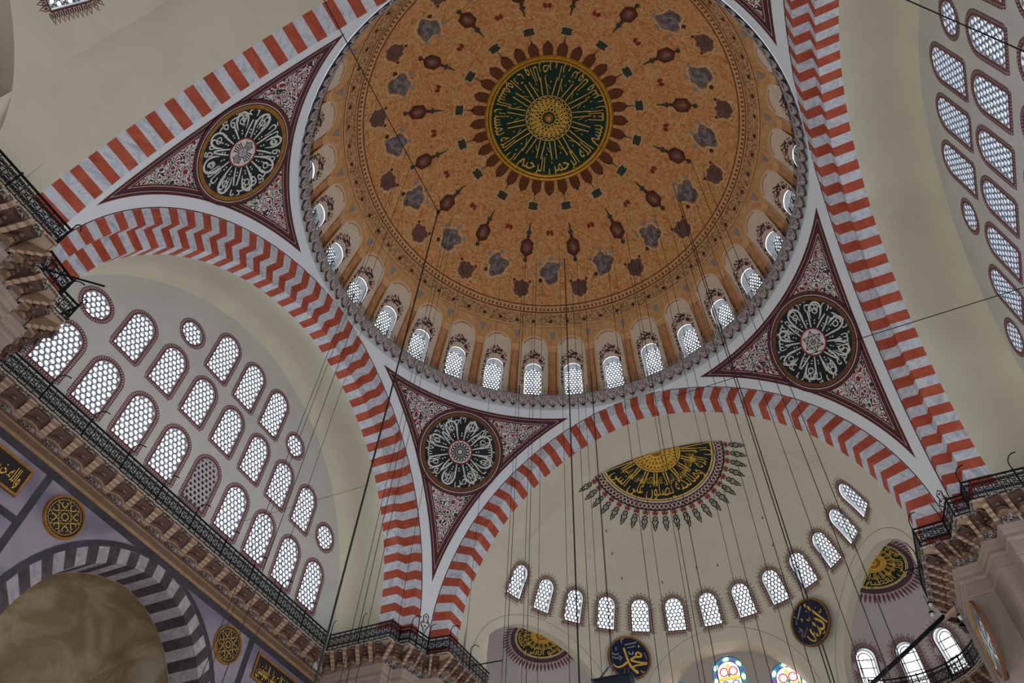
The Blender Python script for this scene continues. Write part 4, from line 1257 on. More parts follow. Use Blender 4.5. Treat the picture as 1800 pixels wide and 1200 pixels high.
def rail_meshes():
    """one railing bay, 1 wide and 1 high, in local (x along, z up)"""
    b = MB()
    th = 0.012
    def mpf(u, v, off): return (u, off, v)
    def rib(pts, w, closed=False):
        stroke(b, pts, w, mpf, 'iron', -th, closed); stroke(b, pts, w, mpf, 'iron', th, closed)
    for x in (0.0, 0.333, 0.667): b.box(x - 0.016, x + 0.016, -0.014, 0.014, 0.0, 1.0, 'iron')
    def spiral(cx, cy, r, a0, s, turns=1.6):
        n = 14
        return [(cx + r * (1 - 0.8 * i / n) * math.cos(a0 + s * 2 * PI * turns * i / n), cy + r * (1 - 0.8 * i / n) * math.sin(a0 + s * 2 * PI * turns * i / n)) for i in range(n + 1)]
    for c in range(3):
        x0 = c / 3 + 1 / 6
        for sy, cy in ((1, 0.24), (-1, 0.76)):
            for sx in (-1, 1):
                rib(spiral(x0 + sx * 0.078, cy, 0.088, PI / 2 * sy, sx * sy), 0.030)
        rib([(x0 + 0.05 * math.cos(t), 0.5 + 0.065 * math.sin(t)) for t in (2 * PI * i / 8 for i in range(8))], 0.03, True)
        for sx in (-1, 1):
            rib([(x0, 0.5 + 0.06), (x0 + sx * 0.12, 0.62), (x0 + sx * 0.14, 0.70)], 0.026); rib([(x0, 0.5 - 0.06), (x0 + sx * 0.12, 0.38), (x0 + sx * 0.14, 0.30)], 0.026)
    me = b.mesh('scroll_panel')
    b = MB(); b.box(0, 1, -0.022, 0.022, -0.02, 0.02, 'iron'); bar = b.mesh('rail_bar')
    b = MB(); b.box(-0.028, 0.028, -0.028, 0.028, 0, 0.95, 'iron'); post = b.mesh('post')
    b = MB()
    pts = [(0, 0, 0.9), (0, 0, 1.18), (0.03, 0.05, 1.32), (0.12, 0.12, 1.44), (0.24, 0.18, 1.48), (0.36, 0.24, 1.45)]
    tube(b, [Vector(p) for p in pts], 0.022, 'iron', 5); lamp = b.mesh('lamp_hook')
    b = MB(); b.box(0, 1, -0.05, 0.03, -0.09, 0.0, 'ring_trim')
    k = 12
    for i in range(k): b.add([((i + 0.5) / k + 0.032 * math.cos(a), -0.052 - 0.01 * (j), -0.045 + 0.036 * math.sin(a)) for j in (0,) for a in (2 * PI * q / 6 for q in range(6))], [(0, 1, 2, 3, 4, 5)], 'corbel_pale')
    trim = b.mesh('ring_trim')
    return me, bar, post, lamp, trim
def tube(b, pts, r, m, n=6):
    vs = []
    for i, p in enumerate(pts):
        d = (pts[min(i + 1, len(pts) - 1)] - pts[max(i - 1, 0)]).normalized()
        a = d.cross(Vector((0, 0, 1))); a = a.normalized() if a.length > 1e-3 else Vector((1, 0, 0)); c = d.cross(a)
        rr = r[i] if isinstance(r, list) else r
        vs += [p + (a * math.cos(2 * PI * k / n) + c * math.sin(2 * PI * k / n)) * rr for k in range(n)]
    fs = [(i * n + k, i * n + (k + 1) % n, (i + 1) * n + (k + 1) % n, (i + 1) * n + k) for i in range(len(pts) - 1) for k in range(n)]
    fs += [tuple(range(n)), tuple(range((len(pts) - 1) * n, len(pts) * n))]
    b.add(vs, fs, m)
SCROLL, BAR, POST, HOOK, RTRIM = rail_meshes()
ZCB = 19.13
def run_cornice(e, path, depth, pitch, z0=ZCB, z1=FLOORZ - 0.09):
    """brackets and niches below the gallery edge along path (room on the left hand of the walk reversed by depth sign)"""
    for (ax, ay), (bx, by) in zip(path, path[1:]):
        L = math.hypot(bx - ax, by - ay); n = max(1, round(L / pitch)); s = L / n
        d = Vector(((bx - ax) / L, (by - ay) / L, 0)); out = Vector((d.y, -d.x, 0))
        for k in range(n):
            p = Vector((ax, ay, z0)) + d * (s * k) - out * depth
            m = frame(p, d * s, out * depth, Vector((0, 0, z1 - z0)))
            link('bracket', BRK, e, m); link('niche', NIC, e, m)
def run_railing(name, path, label, group, closed_ends=True, hooks=None, z=FLOORZ, h=0.86, pitch=1.05):
    r = empty(name, Matrix.Translation((path[0][0], path[0][1], z)), label, 'railing', group)
    O = Vector((path[0][0], path[0][1], z))
    for si, ((ax, ay), (bx, by)) in enumerate(zip(path, path[1:])):
        L = math.hypot(bx - ax, by - ay); n = max(1, round(L / pitch)); s = L / n
        d = Vector(((bx - ax) / L, (by - ay) / L, 0)); out = Vector((d.y, -d.x, 0)); up = Vector((0, 0, 1))
        a = Vector((ax, ay, z)) - O
        link('handrail', BAR, r, frame(a + up * h, d * L, out * 1.3, up * 1.3)); link('bottom_rail', BAR, r, frame(a + up * 0.05, d * L, out, up))
        for k in range(n):
            link('scroll_panel', SCROLL, r, frame(a + d * (s * k) + up * 0.06, d * s, out, up * (h - 0.07)))
            link('ring_trim', RTRIM, r, frame(a + d * (s * k), d * s, -out, up))
            if k % 2 == 0 or n <= 2:
                link('post', POST, r, frame(a + d * (s * k), d, out, up))
                if hooks and (si, k) in hooks: link('lamp_hook', HOOK, r, frame(a + d * (s * k), d, out * (1 if hooks[(si, k)] > 0 else -1), up))
    return r
def slab(b, poly, z0, z1, m):
    n = len(poly); tris = tessellate_polygon([[Vector((x, y, 0)) for x, y in poly]])
    vs = [(x, y, z0) for x, y in poly] + [(x, y, z1) for x, y in poly]
    b.add(vs, list(tris) + [tuple(i + n for i in t) for t in tris] + [(i, (i + 1) % n, n + (i + 1) % n, n + i) for i in range(n)], m)
def off_path(path, d):
    """shift an open path sideways, to the side away from the room"""
    res = []
    for i, p in enumerate(path):
        a = path[max(0, i - 1)]; c = path[min(len(path) - 1, i + 1)]
        def nrm(u, v):
            l = math.hypot(v[0] - u[0], v[1] - u[1]) or 1; return Vector(((v[1] - u[1]) / l, -(v[0] - u[0]) / l))
        n1 = nrm(a, p) if i > 0 else nrm(p, c); n2 = nrm(p, c) if i < len(path) - 1 else n1
        k = n1 + n2; k = k / max(0.4, k.length_squared / 2)
        res.append((p[0] + k.x * d, p[1] + k.y * d))
    return res
def build_pier(sx, sy, wher, visible=True):
    """corner pier; GAL is written for x<0, y>0 with the room to the right hand side of the walk"""
    fl = lambda path: [(-x * sx, y * sy) for x, y in path]
    flip = (sx * sy) > 0
    gal, body = fl(GAL), fl(BODY)
    if flip: gal, body = gal[::-1], body[::-1]
    back = [(sx * 17.6, sy * 16.6)]
    back = [(17.6 * sx, 10.75 * sy), (17.6 * sx, 16.6 * sy)] if False else [(17.6 * sx, 16.6 * sy), (17.6 * sx, 10.75 * sy)]
    e = empty('wall_pier_%s' % wher[0], Matrix.Identity(4), wher[1], 'pier', None, 'structure')
    b = MB(); poly = fl(BODY) + back; slab(b, poly, 0.0, 19.9, 'pier_stone'); link('pier_body', b.mesh('pier_body'), e)
    for z0, z1, d in ((18.95, 19.15, 0.10), (18.75, 18.95, 0.06), (18.45, 18.62, 0.05), (17.9, 18.0, 0.03)):
        b = MB(); path = off_path(body, d); 
        slab(b, path + [((17.6 + 0) * sx, 16.6 * sy), (17.6 * sx, 10.75 * sy)] if not flip else path + [(17.6 * sx, 10.75 * sy), (17.6 * sx, 16.6 * sy)], z0, z1, 'pier_moulding'); link('moulding', b.mesh('moulding'), e)
    b = MB(); slab(b, (gal + ([(17.0 * sx, 16.5 * sy), (17.0 * sx, 10.15 * sy)] if not flip else [(17.0 * sx, 10.15 * sy), (17.0 * sx, 16.5 * sy)])), FLOORZ - 0.09, FLOORZ - 0.005, 'corbel_pale'); link('gallery_slab', b.mesh('gallery_slab'), e)
    if visible:
        for (a, c), (a2, c2) in zip(zip(gal, gal[1:]), zip(body, body[1:])):
            L = math.hypot(c[0] - a[0], c[1] - a[1]); n = max(1, round(L / 0.72)); up = Vector((0, 0, FLOORZ - 0.09 - ZCB))
            A, Cc, A2, C2 = [Vector((*q, ZCB)) for q in (a, c, a2, c2)]
            for k in range(n):
                p0, p1 = A2.lerp(C2, k / n), A2.lerp(C2, (k + 1) / n)
                o0 = A.lerp(Cc, k / n) - p0; o1 = A.lerp(Cc, (k + 1) / n) - p1
                m = frame(p0, p1 - p0, (o0 + o1) / 2, up)
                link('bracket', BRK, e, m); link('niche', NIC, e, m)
    return gal
g_bl = build_pier(-1, 1, ('left_far', 'stepped pinkish stone pier at the bottom between left wall and far half dome'))
g_tl = build_pier(-1, -1, ('left_near', 'stone pier with bracketed balcony at the left edge'))
g_br = build_pier(1, 1, ('right_far', 'stepped pinkish stone pier at the lower right corner'))
g_tr = build_pier(1, -1, ('right_near', 'stone pier on the right beside the viewer, out of view'), False)
run_railing('gallery_railing', g_bl, 'black wrought iron railing round the bottom pier balcony', 'gallery railings', hooks={(0, 0): 1, (0, 2): 1, (3, 0): 1, (4, 0): 1, (5, 0): 1, (5, 2): 1, (5, 4): 1}, pitch=0.9)
run_railing('gallery_railing', g_tl, 'black wrought iron railing round the pier balcony at the left edge', 'gallery railings', hooks={(1, 0): 1, (5, 0): 1, (4, 0): 1}, pitch=0.9)
run_railing('gallery_railing', g_br, 'black wrought iron railing round the right pier balcony', 'gallery railings', hooks={(0, 0): 1, (0, 2): 1, (1, 0): 1, (2, 0): 1, (5, 0): 1, (5, 2): 1}, pitch=0.9)
LG = [(-16.4, -9.95), (-16.4, 9.95)]
run_railing('gallery_railing', LG, 'long black wrought iron railing below the left tympanum windows', 'gallery railings', hooks={(0, k): 1 for k in range(0, 22, 2)}, pitch=1.02)
lc = empty('trim_6', Matrix.Identity(4), 'bracketed stone cornice carrying the gallery along the left wall', 'cornice', None, 'structure')
run_cornice(lc, [(-16.4, -10.15), (-16.4, 10.15)], 0.52, 1.05)
b = MB(); b.box(-17.05, -16.36, -10.2, 10.2, FLOORZ - 0.09, FLOORZ - 0.005, 'corbel_pale'); link('gallery_slab', b.mesh('gallery_slab'), lc)
for z0, z1, x, m in ((19.06, 19.14, -16.70, 'niche_brown'), (18.98, 19.06, -16.72, 'corbel_stone'), (18.84, 18.98, -16.80, 'moulding_brown'), (18.70, 18.84, -16.84, 'moulding_tan'), (18.40, 18.70, -16.88, 'dark_stone')):
    b = MB(); b.box(-17.05, x, -10.75, 10.75, z0, z1, m); link('moulding', b.mesh('moulding'), lc)

# ------------------------------------------------------------------ lower left wall: marble, striped arch, plaques
ML = -16.9
LW = empty('wall_left_lower', Matrix.Identity(4), 'grey marble wall with dark stone frames below the left gallery', 'wall', None, 'structure')
AI, AV, AO = (4.55, 17.85), (5.2, 18.42), (5.45, 18.62)
def lp(hw, cr, f, zb=6.0): return prof(hw, cr, f, zb, 13.0)
fsl = [-1 + 2 * i / 60 for i in range(61)]
outer = [(-10.8, 6.0)] + [lp(*AO, f) for f in fsl][0:0] + [(-10.8, 19.0), (10.8, 19.0), (10.8, 6.0)]
hole = [lp(*AO, f, 6.0) for f in fsl]
poly = [(-10.8, 5.9), (-10.8, 19.0), (10.8, 19.0), (10.8, 5.9)] + hole[::-1]
b = MB(); tris = tessellate_polygon([[Vector((y, z, 0)) for y, z in poly]]); b.add([(ML, y, z) for y, z in poly], tris, 'grey_marble'); link('marble_facing', b.mesh('marble_facing'), LW)
b = MB(); n = len(fsl)
ro = [(ML + 0.03, *lp(*AO, f)) for f in fsl]; ri = [(ML + 0.03, *lp(*AV, f)) for f in fsl]
b.add(ro + ri, [(i, i + 1, n + i + 1, n + i) for i in range(n - 1)], 'dark_stone'); b.add(ro + [(ML, *lp(*AO, f)) for f in fsl], [(i, i + 1, n + i + 1, n + i) for i in range(n - 1)], 'dark_stone')
link('arch_border', b.mesh('arch_border'), LW)
NV = 33
for k in range(-NV, NV + 1):
    f0, f1 = (k - 0.5) / (NV + 0.5), (k + 0.5) / (NV + 0.5)
    vs = []
    for f in (f0, f1):
        for pr, x in ((AV, ML + 0.02), (AI, ML + 0.02), (AI, ML - 1.5), (AV, ML - 1.5)):
            y, z = lp(*pr, f); vs.append((x, y, z))
    b = MB(); b.add(vs, [(0, 1, 5, 4), (1, 2, 6, 5), (2, 3, 7, 6), (3, 0, 4, 7), (0, 3, 2, 1), (4, 5, 6, 7)], 'voussoir_dark' if k % 2 else 'voussoir_white_marble')
    link('voussoir', b.mesh('voussoir'), LW)
for y0, y1, z0, z1 in ((-5.90, -5.64, 6, 18.42), (5.64, 5.90, 6, 18.42), (-10.7, -5.9, 16.30, 16.55), (5.9, 10.7, 16.30, 16.55), (-10.75, -10.5, 6, 18.42), (10.5, 10.75, 6, 18.42)):
    b = MB(); b.box(ML, ML + 0.025, y0, y1, z0, z1, 'dark_stone'); link('dark_strip', b.mesh('dark_strip'), LW)
# aisle vault behind the arch
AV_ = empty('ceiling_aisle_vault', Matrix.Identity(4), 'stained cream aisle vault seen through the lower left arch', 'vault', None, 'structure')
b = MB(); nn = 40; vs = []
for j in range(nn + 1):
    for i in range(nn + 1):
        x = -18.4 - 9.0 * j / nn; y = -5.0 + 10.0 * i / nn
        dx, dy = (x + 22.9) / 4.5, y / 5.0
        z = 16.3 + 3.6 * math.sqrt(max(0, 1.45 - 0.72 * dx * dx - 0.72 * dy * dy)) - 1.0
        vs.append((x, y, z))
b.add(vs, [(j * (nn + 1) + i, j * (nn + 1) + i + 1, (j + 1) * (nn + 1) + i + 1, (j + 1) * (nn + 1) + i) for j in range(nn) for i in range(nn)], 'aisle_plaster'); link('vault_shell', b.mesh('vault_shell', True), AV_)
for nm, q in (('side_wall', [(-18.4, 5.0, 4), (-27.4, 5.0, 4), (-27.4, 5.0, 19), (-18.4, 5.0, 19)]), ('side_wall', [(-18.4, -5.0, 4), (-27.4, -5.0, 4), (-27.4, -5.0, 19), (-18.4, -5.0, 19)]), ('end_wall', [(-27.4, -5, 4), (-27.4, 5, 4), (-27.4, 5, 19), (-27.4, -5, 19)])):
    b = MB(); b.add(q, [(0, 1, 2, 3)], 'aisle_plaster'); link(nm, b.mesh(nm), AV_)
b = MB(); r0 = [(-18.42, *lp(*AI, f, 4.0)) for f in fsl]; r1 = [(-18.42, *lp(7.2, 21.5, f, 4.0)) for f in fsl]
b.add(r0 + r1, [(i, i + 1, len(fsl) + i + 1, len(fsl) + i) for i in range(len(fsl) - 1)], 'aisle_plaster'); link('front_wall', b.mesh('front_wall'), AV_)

def star_roundel(name, y, z, label):
    e = empty(name, frame((ML + 0.02, y, z), (0, 1, 0), (-1, 0, 0), (0, 0, 1)), label, 'plaque', 'gilded star roundels')
    b = MB(); Rm = 0.80
    ms = lambda u, v, off: (u, -off, v)
    annulus(b, 0, Rm * 0.91, ms, 'dark_line', 0.04, 40); link('board', b.mesh('board'), e)
    b = MB(); n = 40
    for r0, o0, r1, o1 in ((0.89, 0.05, 0.91, 0.10), (0.91, 0.10, 0.97, 0.10), (0.97, 0.10, 1.0, 0.0)):
        b.add([ms(Rm * r0 * math.cos(2 * PI * i / n), Rm * r0 * math.sin(2 * PI * i / n), o0) for i in range(n)] + [ms(Rm * r1 * math.cos(2 * PI * i / n), Rm * r1 * math.sin(2 * PI * i / n), o1) for i in range(n)], [(i, (i + 1) % n, n + (i + 1) % n, n + i) for i in range(n)], 'gold_dark')
    link('gilded_frame', b.mesh('gilded_frame'), e)
    b = MB()
    for k in range(8):
        a = 2 * PI * k / 8 + 0.2; c = a + 2 * PI * 3 / 8
        stroke(b, [(Rm * 0.76 * math.cos(a), Rm * 0.76 * math.sin(a)), (Rm * 0.76 * math.cos(c), Rm * 0.76 * math.sin(c))], 0.013, ms, 'gold_paint', 0.055)
        a += PI / 8
        for rr in (0.13,): stroke(b, [(Rm * 0.56 * math.cos(a) + rr * Rm * math.cos(t + a), Rm * 0.56 * math.sin(a) + rr * Rm * 1.1 * math.sin(t + a)) for t in (0.5 + 5.0 * i / 12 for i in range(13))], 0.016, ms, 'gold_paint', 0.056)
    rosette(b, Rm * 0.79, 32, Rm * 0.025, 160, ms, 'gold_paint', 0.013, 0.055); rosette(b, Rm * 0.16, 8, Rm * 0.03, 48, ms, 'gold_paint', 0.02, 0.055)
    link('gold_strapwork', b.mesh('gold_strapwork'), e)
star_roundel('calligraphy_roundel', -4.53, 17.53, 'round gold-framed black plaque with star strapwork, left of the dark striped arch crown')
star_roundel('calligraphy_roundel', 4.53, 17.53, 'round gold-framed black plaque with star strapwork, right of the dark striped arch')
def text_panel(y0, y1, txt, label):
    e = empty('inscription_plaque', frame((ML + 0.02, (y0 + y1) / 2, 17.02), (0, 1, 0), (-1, 0, 0), (0, 0, 1)), label, 'plaque', 'gilded rectangular inscriptions')
    w = (y1 - y0) / 2; h = 1.14; ms = lambda u, v, off: (u, -off, v)
    b = MB(); b.box(-w, w, -0.03, 0, 0, h, 'dark_line'); link('board', b.mesh('board'), e)
    for q in ((-w, w, 0, 0.09), (-w, w, h - 0.09, h), (-w, -w + 0.09, 0.09, h - 0.09), (w - 0.09, w, 0.09, h - 0.09)):
        b = MB(); b.box(q[0], q[1], -0.07, 0, q[2], q[3], 'gold_dark'); link('frame_bar', b.mesh('frame_bar'), e)
    b = MB(); line_text(b, txt, -w + 0.2, w - 0.2, 0.34, 0.78, ms, 'gold_paint', 0.045)
    for k in range(14): fill(b, ell(-w + 0.3 + (2 * w - 0.6) * k / 13, 0.16 + 0.7 * ((k * 7) % 5) / 5, 0.02, 0.03, k, 6), ms, 'gold_paint', 0.04)
    link('gold_lettering', b.mesh('gold_lettering'), e)
text_panel(-9.4, -6.35, 'والله خير حافظا وهو ارحم', 'rectangular gold-framed inscription panel at the left edge of the marble wall')
text_panel(6.35, 9.4, 'ان الصلوة كانت على المؤمنين', 'rectangular gold-framed inscription panel at the bottom beside the pier')

# ------------------------------------------------------------------ big round name boards
def name_board(name, mat, Rm, strokes, label, board='navy', extra=()):
    e = empty(name, mat, label, 'roundel', 'large round name boards')
    ms = lambda u, v, off: (u, -off, v)
    b = MB(); n = 48
    b.add([ms(Rm * 0.93 * math.cos(2 * PI * i / n), Rm * 0.93 * math.sin(2 * PI * i / n), 0.05) for i in range(n)], [tuple(range(n))], board); link('board', b.mesh('board'), e)
    b = MB()
    for r0, o0, r1, o1, m in ((0.91, 0.05, 0.93, 0.10, 'gold_dark'), (0.93, 0.10, 0.98, 0.11, 'gold_dark'), (0.98, 0.11, 1.0, 0.08, 'brown_ring'), (1.0, 0.08, 1.0, -0.02, 'brown_ring')):
        b.add([ms(Rm * r0 * math.cos(2 * PI * i / n), Rm * r0 * math.sin(2 * PI * i / n), o0) for i in range(n)] + [ms(Rm * r1 * math.cos(2 * PI * i / n), Rm * r1 * math.sin(2 * PI * i / n), o1) for i in range(n)], [(i, (i + 1) % n, n + (i + 1) % n, n + i) for i in range(n)], m)
    link('gilded_frame', b.mesh('gilded_frame'), e)
    b = MB()
    for m, pts, w in strokes:
        ww = [w[0] + (w[1] - w[0]) * i / (len(pts) - 1) for i in range(len(pts))] if isinstance(w, tuple) else w
        if isinstance(ww, list): ww = [x * Rm for x in ww]
        else: ww *= Rm
        stroke(b, [(p[0] * Rm, p[1] * Rm) for p in pts], ww, ms, m, 0.065)
    link('lettering', b.mesh('lettering'), e)
    return e
def smooth(pts, k=4):
    out = []
    for i in range(len(pts) - 1):
        p0, p1, p2, p3 = pts[max(0, i - 1)], pts[i], pts[i + 1], pts[min(len(pts) - 1, i + 2)]
        for j in range(k):
            t = j / k
            out.append(tuple(0.5 * ((2 * p1[c]) + (-p0[c] + p2[c]) * t + (2 * p0[c] - 5 * p1[c] + 4 * p2[c] - p3[c]) * t * t + (-p0[c] + 3 * p1[c] - 3 * p2[c] + p3[c]) * t ** 3) for c in (0, 1)))
    return out + [pts[-1]]
def px2(pts, cx, cy, rx, ry): return [((x - cx) / rx, (cy - y) / ry) for x, y in pts]
A_ = lambda *p: smooth(px2(p, 640, 625, 400, 430))
ALLAH = [('gold_paint', A_((650, 290), (950, 790)), (0.12, 0.06)),
         ('gold_paint', A_((730, 600), (830, 700), (872, 780), (850, 845), (790, 840), (750, 800)), (0.09, 0.10)),
         ('gold_paint', A_((665, 650), (730, 750), (762, 830), (750, 890), (710, 915), (660, 870), (640, 820)), (0.09, 0.10)),
         ('gold_paint', A_((600, 740), (595, 800), (620, 880), (632, 950), (600, 970), (540, 920), (490, 830)), (0.08, 0.05)),
         ('slate_blue', A_((580, 280), (430, 470)), 0.06), ('slate_blue', A_((370, 390), (410, 440), (370, 540)), 0.05),
         ('gold_dark', A_((400, 650), (440, 720), (400, 770), (450, 810), (480, 760), (560, 700)), 0.05), ('slate_blue', A_((360, 680), (420, 690)), 0.04), ('slate_blue', A_((390, 620), (450, 700)), 0.04),
         ('gold_paint', A_((480, 500), (520, 520), (490, 550)), 0.04), ('gold_paint', A_((600, 545), (605, 585), (640, 590), (655, 545)), 0.035), ('gold_paint', A_((870, 545), (890, 575), (930, 520)), 0.035),
         ('gold_paint', A_((790, 920), (830, 930), (845, 890)), 0.035), ('white_paint', A_((635, 415), (650, 430)), 0.04), ('white_paint', A_((830, 445), (845, 460)), 0.04)]
M_ = lambda *p: smooth(px2(p, 665, 680, 400, 440))
MUH = [('gold_paint', M_((570, 490), (600, 610), (640, 760), (700, 880), (810, 980)), (0.08, 0.13)),
       ('gold_paint', M_((800, 650), (790, 600), (830, 565), (880, 590), (885, 640), (840, 655), (780, 660), (690, 725), (780, 755), (900, 770), (990, 770)), (0.08, 0.10)),
       ('gold_paint', M_((980, 790), (850, 815), (760, 840), (710, 880)), (0.07, 0.08)),
       ('gold_paint', M_((615, 780), (540, 850), (450, 890), (390, 870), (365, 830)), (0.10, 0.05)),
       ('slate_blue', M_((590, 430), (820, 355)), 0.05), ('slate_blue', M_((640, 485), (790, 440)), 0.045), ('slate_blue', M_((540, 400), (530, 330), (580, 300)), 0.05),
       ('slate_blue', M_((345, 610), (400, 640), (470, 620)), 0.05), ('slate_blue', M_((345, 690), (420, 710), (480, 700)), 0.05), ('slate_blue', M_((425, 480), (425, 560)), 0.04), ('slate_blue', M_((470, 660), (520, 690), (480, 750)), 0.05),
       ('white_paint', M_((660, 560), (670, 605), (735, 605), (735, 550)), 0.035), ('gold_paint', M_((855, 410), (855, 465)), 0.05), ('gold_paint', M_((860, 920), (890, 960), (925, 940)), 0.04), ('gold_dark', M_((545, 910), (565, 930), (545, 1040)), 0.04), ('gold_dark', M_((625, 900), (640, 930), (610, 1040)), 0.035),
       ('slate_blue', M_((950, 560), (970, 640), (990, 690)), 0.03)]
def board_frame(px, py, az, lean=0.10):
    # hung on the strip of wall between the recesses
    az = R_(az); zc = 0
    d = ray(px, py); o = CAM - Vector((0, SCY, 0)); rr = SR - 0.75
    a = d.x ** 2 + d.y ** 2; bq = o.x * d.x + o.y * d.y; c = o.x ** 2 + o.y ** 2 - rr * rr
    t = (-bq + math.sqrt(bq * bq - a * c)) / a; p = CAM + d * t
    az = math.atan2(p.x, p.y - SCY)
    n = Vector((math.sin(az) * math.cos(lean), math.cos(az) * math.cos(lean), math.sin(lean))); x = Vector((math.cos(az), -math.sin(az), 0)); up = x.cross(n)
    return frame(p, x, n, up)
name_board('calligraphy_roundel', board_frame(1425, 1093, 29), 1.27, ALLAH, 'dark blue round board with single gold word, right of the far half dome', extra=())
name_board('calligraphy_roundel', board_frame(1106, 1156, -29), 1.27, MUH, 'dark blue round board with crossed gold lettering, left of the stained glass')
pf = on_plane(1737, 1124, 0, 11.46)
name_board('calligraphy_roundel', frame(pf, (0, -1, 0), (1, 0, 0), (0, 0, 1)), 1.34, [(m if m != 'gold_paint' else 'white_paint', p, w) for m, p, w in MUH], 'foreshortened round green-grey board with gilt frame on the right pier', 'board_green')

# ------------------------------------------------------------------ gallery inside the right and left exedrae
for c in (59, -59):
    az = R_(c); cx, cy, cz, Rr = exedra_geo(az)
    path = [(cx + 3.55 * math.sin(az + R_(a)), cy + 3.55 * math.cos(az + R_(a))) for a in range(-84, 85, 12)]
    sd = 'right' if c > 0 else 'left'
    run_railing('gallery_railing', path, 'curved black iron railing inside the %s exedra' % sd, 'gallery railings', z=19.35, h=0.86, pitch=0.7)
    TRIM[0] = max(TRIM[0], 6) + 1
    g = empty('trim_%d' % TRIM[0], Matrix.Identity(4), 'bracketed ledge under the %s exedra railing' % sd, 'cornice', None, 'structure')
    b = MB(); outp = [(cx + 4.7 * math.sin(az + R_(a)), cy + 4.7 * math.cos(az + R_(a))) for a in range(-84, 85, 12)]
    slab(b, path + outp[::-1], 19.2, 19.34, 'corbel_pale'); link('ledge_slab', b.mesh('ledge_slab'), g)
    run_cornice(g, path, 0.6, 0.75, 18.3, 19.2)

# ------------------------------------------------------------------ floor
b = MB(); b.box(-30, 30, -30, 30, -0.1, 0.0, 'carpet')
tag(link('floor', b.mesh('floor')), 'red carpeted floor far below the dome', 'floor', None, 'structure')

# ------------------------------------------------------------------ hanging cables and strung wires
def dome_z(r): return DC[2] + math.sqrt(DR * DR - r * r) if r < DR else 34.0
def cable_at(px, py, r):
    """vertical cable through a pixel, hung from the dome at distance r from its axis (far side)"""
    d = ray(px, py); d2 = Vector((d.x, d.y)).normalized(); o = Vector((CAM.x, CAM.y))
    bq = o.dot(d2); c = o.length_squared - r * r
    disc = bq * bq - c
    t = -bq + math.sqrt(disc) if disc > 0 else -bq
    p = o + d2 * t
    return p.x, p.y, dome_z(p.length)
CB = []
for px, py, r, w in [(882, 1190, 9.6, .012), (889, 1190, 8.3, .014), (917, 1190, 10.2, .012), (925, 1190, 8.9, .014), (945, 1190, 9.6, .011), (1001, 1190, 8.2, .011), (1018, 1190, 9.0, .034),
                     (1040, 1190, 9.8, .014), (1058, 1190, 8.6, .010), (1077, 1190, 10.3, .014), (1159, 1190, 9.2, .014), (1182, 1190, 8.4, .010), (1229, 1190, 9.9, .012), (1238, 1190, 8.8, .014),
                     (1262, 1190, 10.4, .016), (1330, 1190, 9.4, .010), (1355, 1190, 8.6, .012), (1402, 1190, 9.7, .012), (1430, 1190, 10.2, .014), (1457, 1190, 8.8, .020), (1464, 1190, 9.5, .022), (1500, 1133, 9.9, .012), (1530, 1100, 9.2, .014), (1572, 1130, 10.0, .014),
                     (590, 1090, 9.4, .030), (523, 757, 9.0, .010), (531, 757, 9.9, .010), (552, 757, 9.3, .012), (575, 757, 10.1, .010), (632, 1050, 9.6, .012), (645, 1040, 8.8, .014), (668, 1000, 9.2, .012), (708, 1050, 10.3, .011), (826, 1050, 9.5, .010)]:
    if (px, py) == (590, 1090): CB.append((px, *on_plane(770, 372, 2, 33.0), w))      # this one hangs from the stay wire
    else: CB.append((px, *cable_at(px, py, r), w))
CB.sort()
for i, (px, x, y, zt, w) in enumerate(CB):
    b = MB(); tube(b, [Vector((0, 0, 0)), Vector((0, 0, zt - 5.0))], w, 'black_cable', 6)
    thick = w > 0.025
    place = 'before the left tympanum' if px < 700 else ('before the far half dome' if px < 1480 else 'before the right exedra')
    o = link('hanging_cable', b.mesh('hanging_cable'), None, Matrix.Translation((x, y, 5.0)))
    tag(o, '%s dark cable hanging from the dome %s, %s from the left' % ('thick' if thick else 'thin', place, ORD[i]), 'cable', 'lamp cables hanging from the dome')
def wire(name, p, q, r, label, sag=0.0, n=8):
    p, q = Vector(p), Vector(q); b = MB()
    pts = [p.lerp(q, i / n) - Vector((0, 0, sag * 4 * (i / n) * (1 - i / n))) for i in range(n + 1)]
    tube(b, [v - p for v in pts], r, 'black_cable', 6)
    tag(link(name, b.mesh(name), None, Matrix.Translation(p)), label, 'wire', 'strung wires')
def dome_hit(px, py):
    d = ray(px, py).normalized(); o = CAM - Vector(DC); bq = o.dot(d); t = -bq + math.sqrt(bq * bq - (o.length_squared - DR * DR)); return CAM + d * t
wire('stay_wire', on_plane(770, 372, 2, 33.0), on_plane(563, -12, 2, 31.6), .022, 'dark stay wire slanting from the dome across the upper left pendentive')
wire('stay_wire', on_plane(1800, 505, 0, 16.6), on_plane(1190, 695, 1, 12.3), .018, 'thin wire strung from the right tympanum across its striped arch')
wire('stay_wire', on_plane(1585, -4, 0, 15.2), on_plane(1806, 93, 0, 16.85), .022, 'dark wire crossing the top right corner before the round window')
wire('stay_wire', on_plane(430, 915, 0, -15.9), on_plane(752, 822, 1, 12.2), .010, 'thin slanting wire before the lower left tympanum windows')

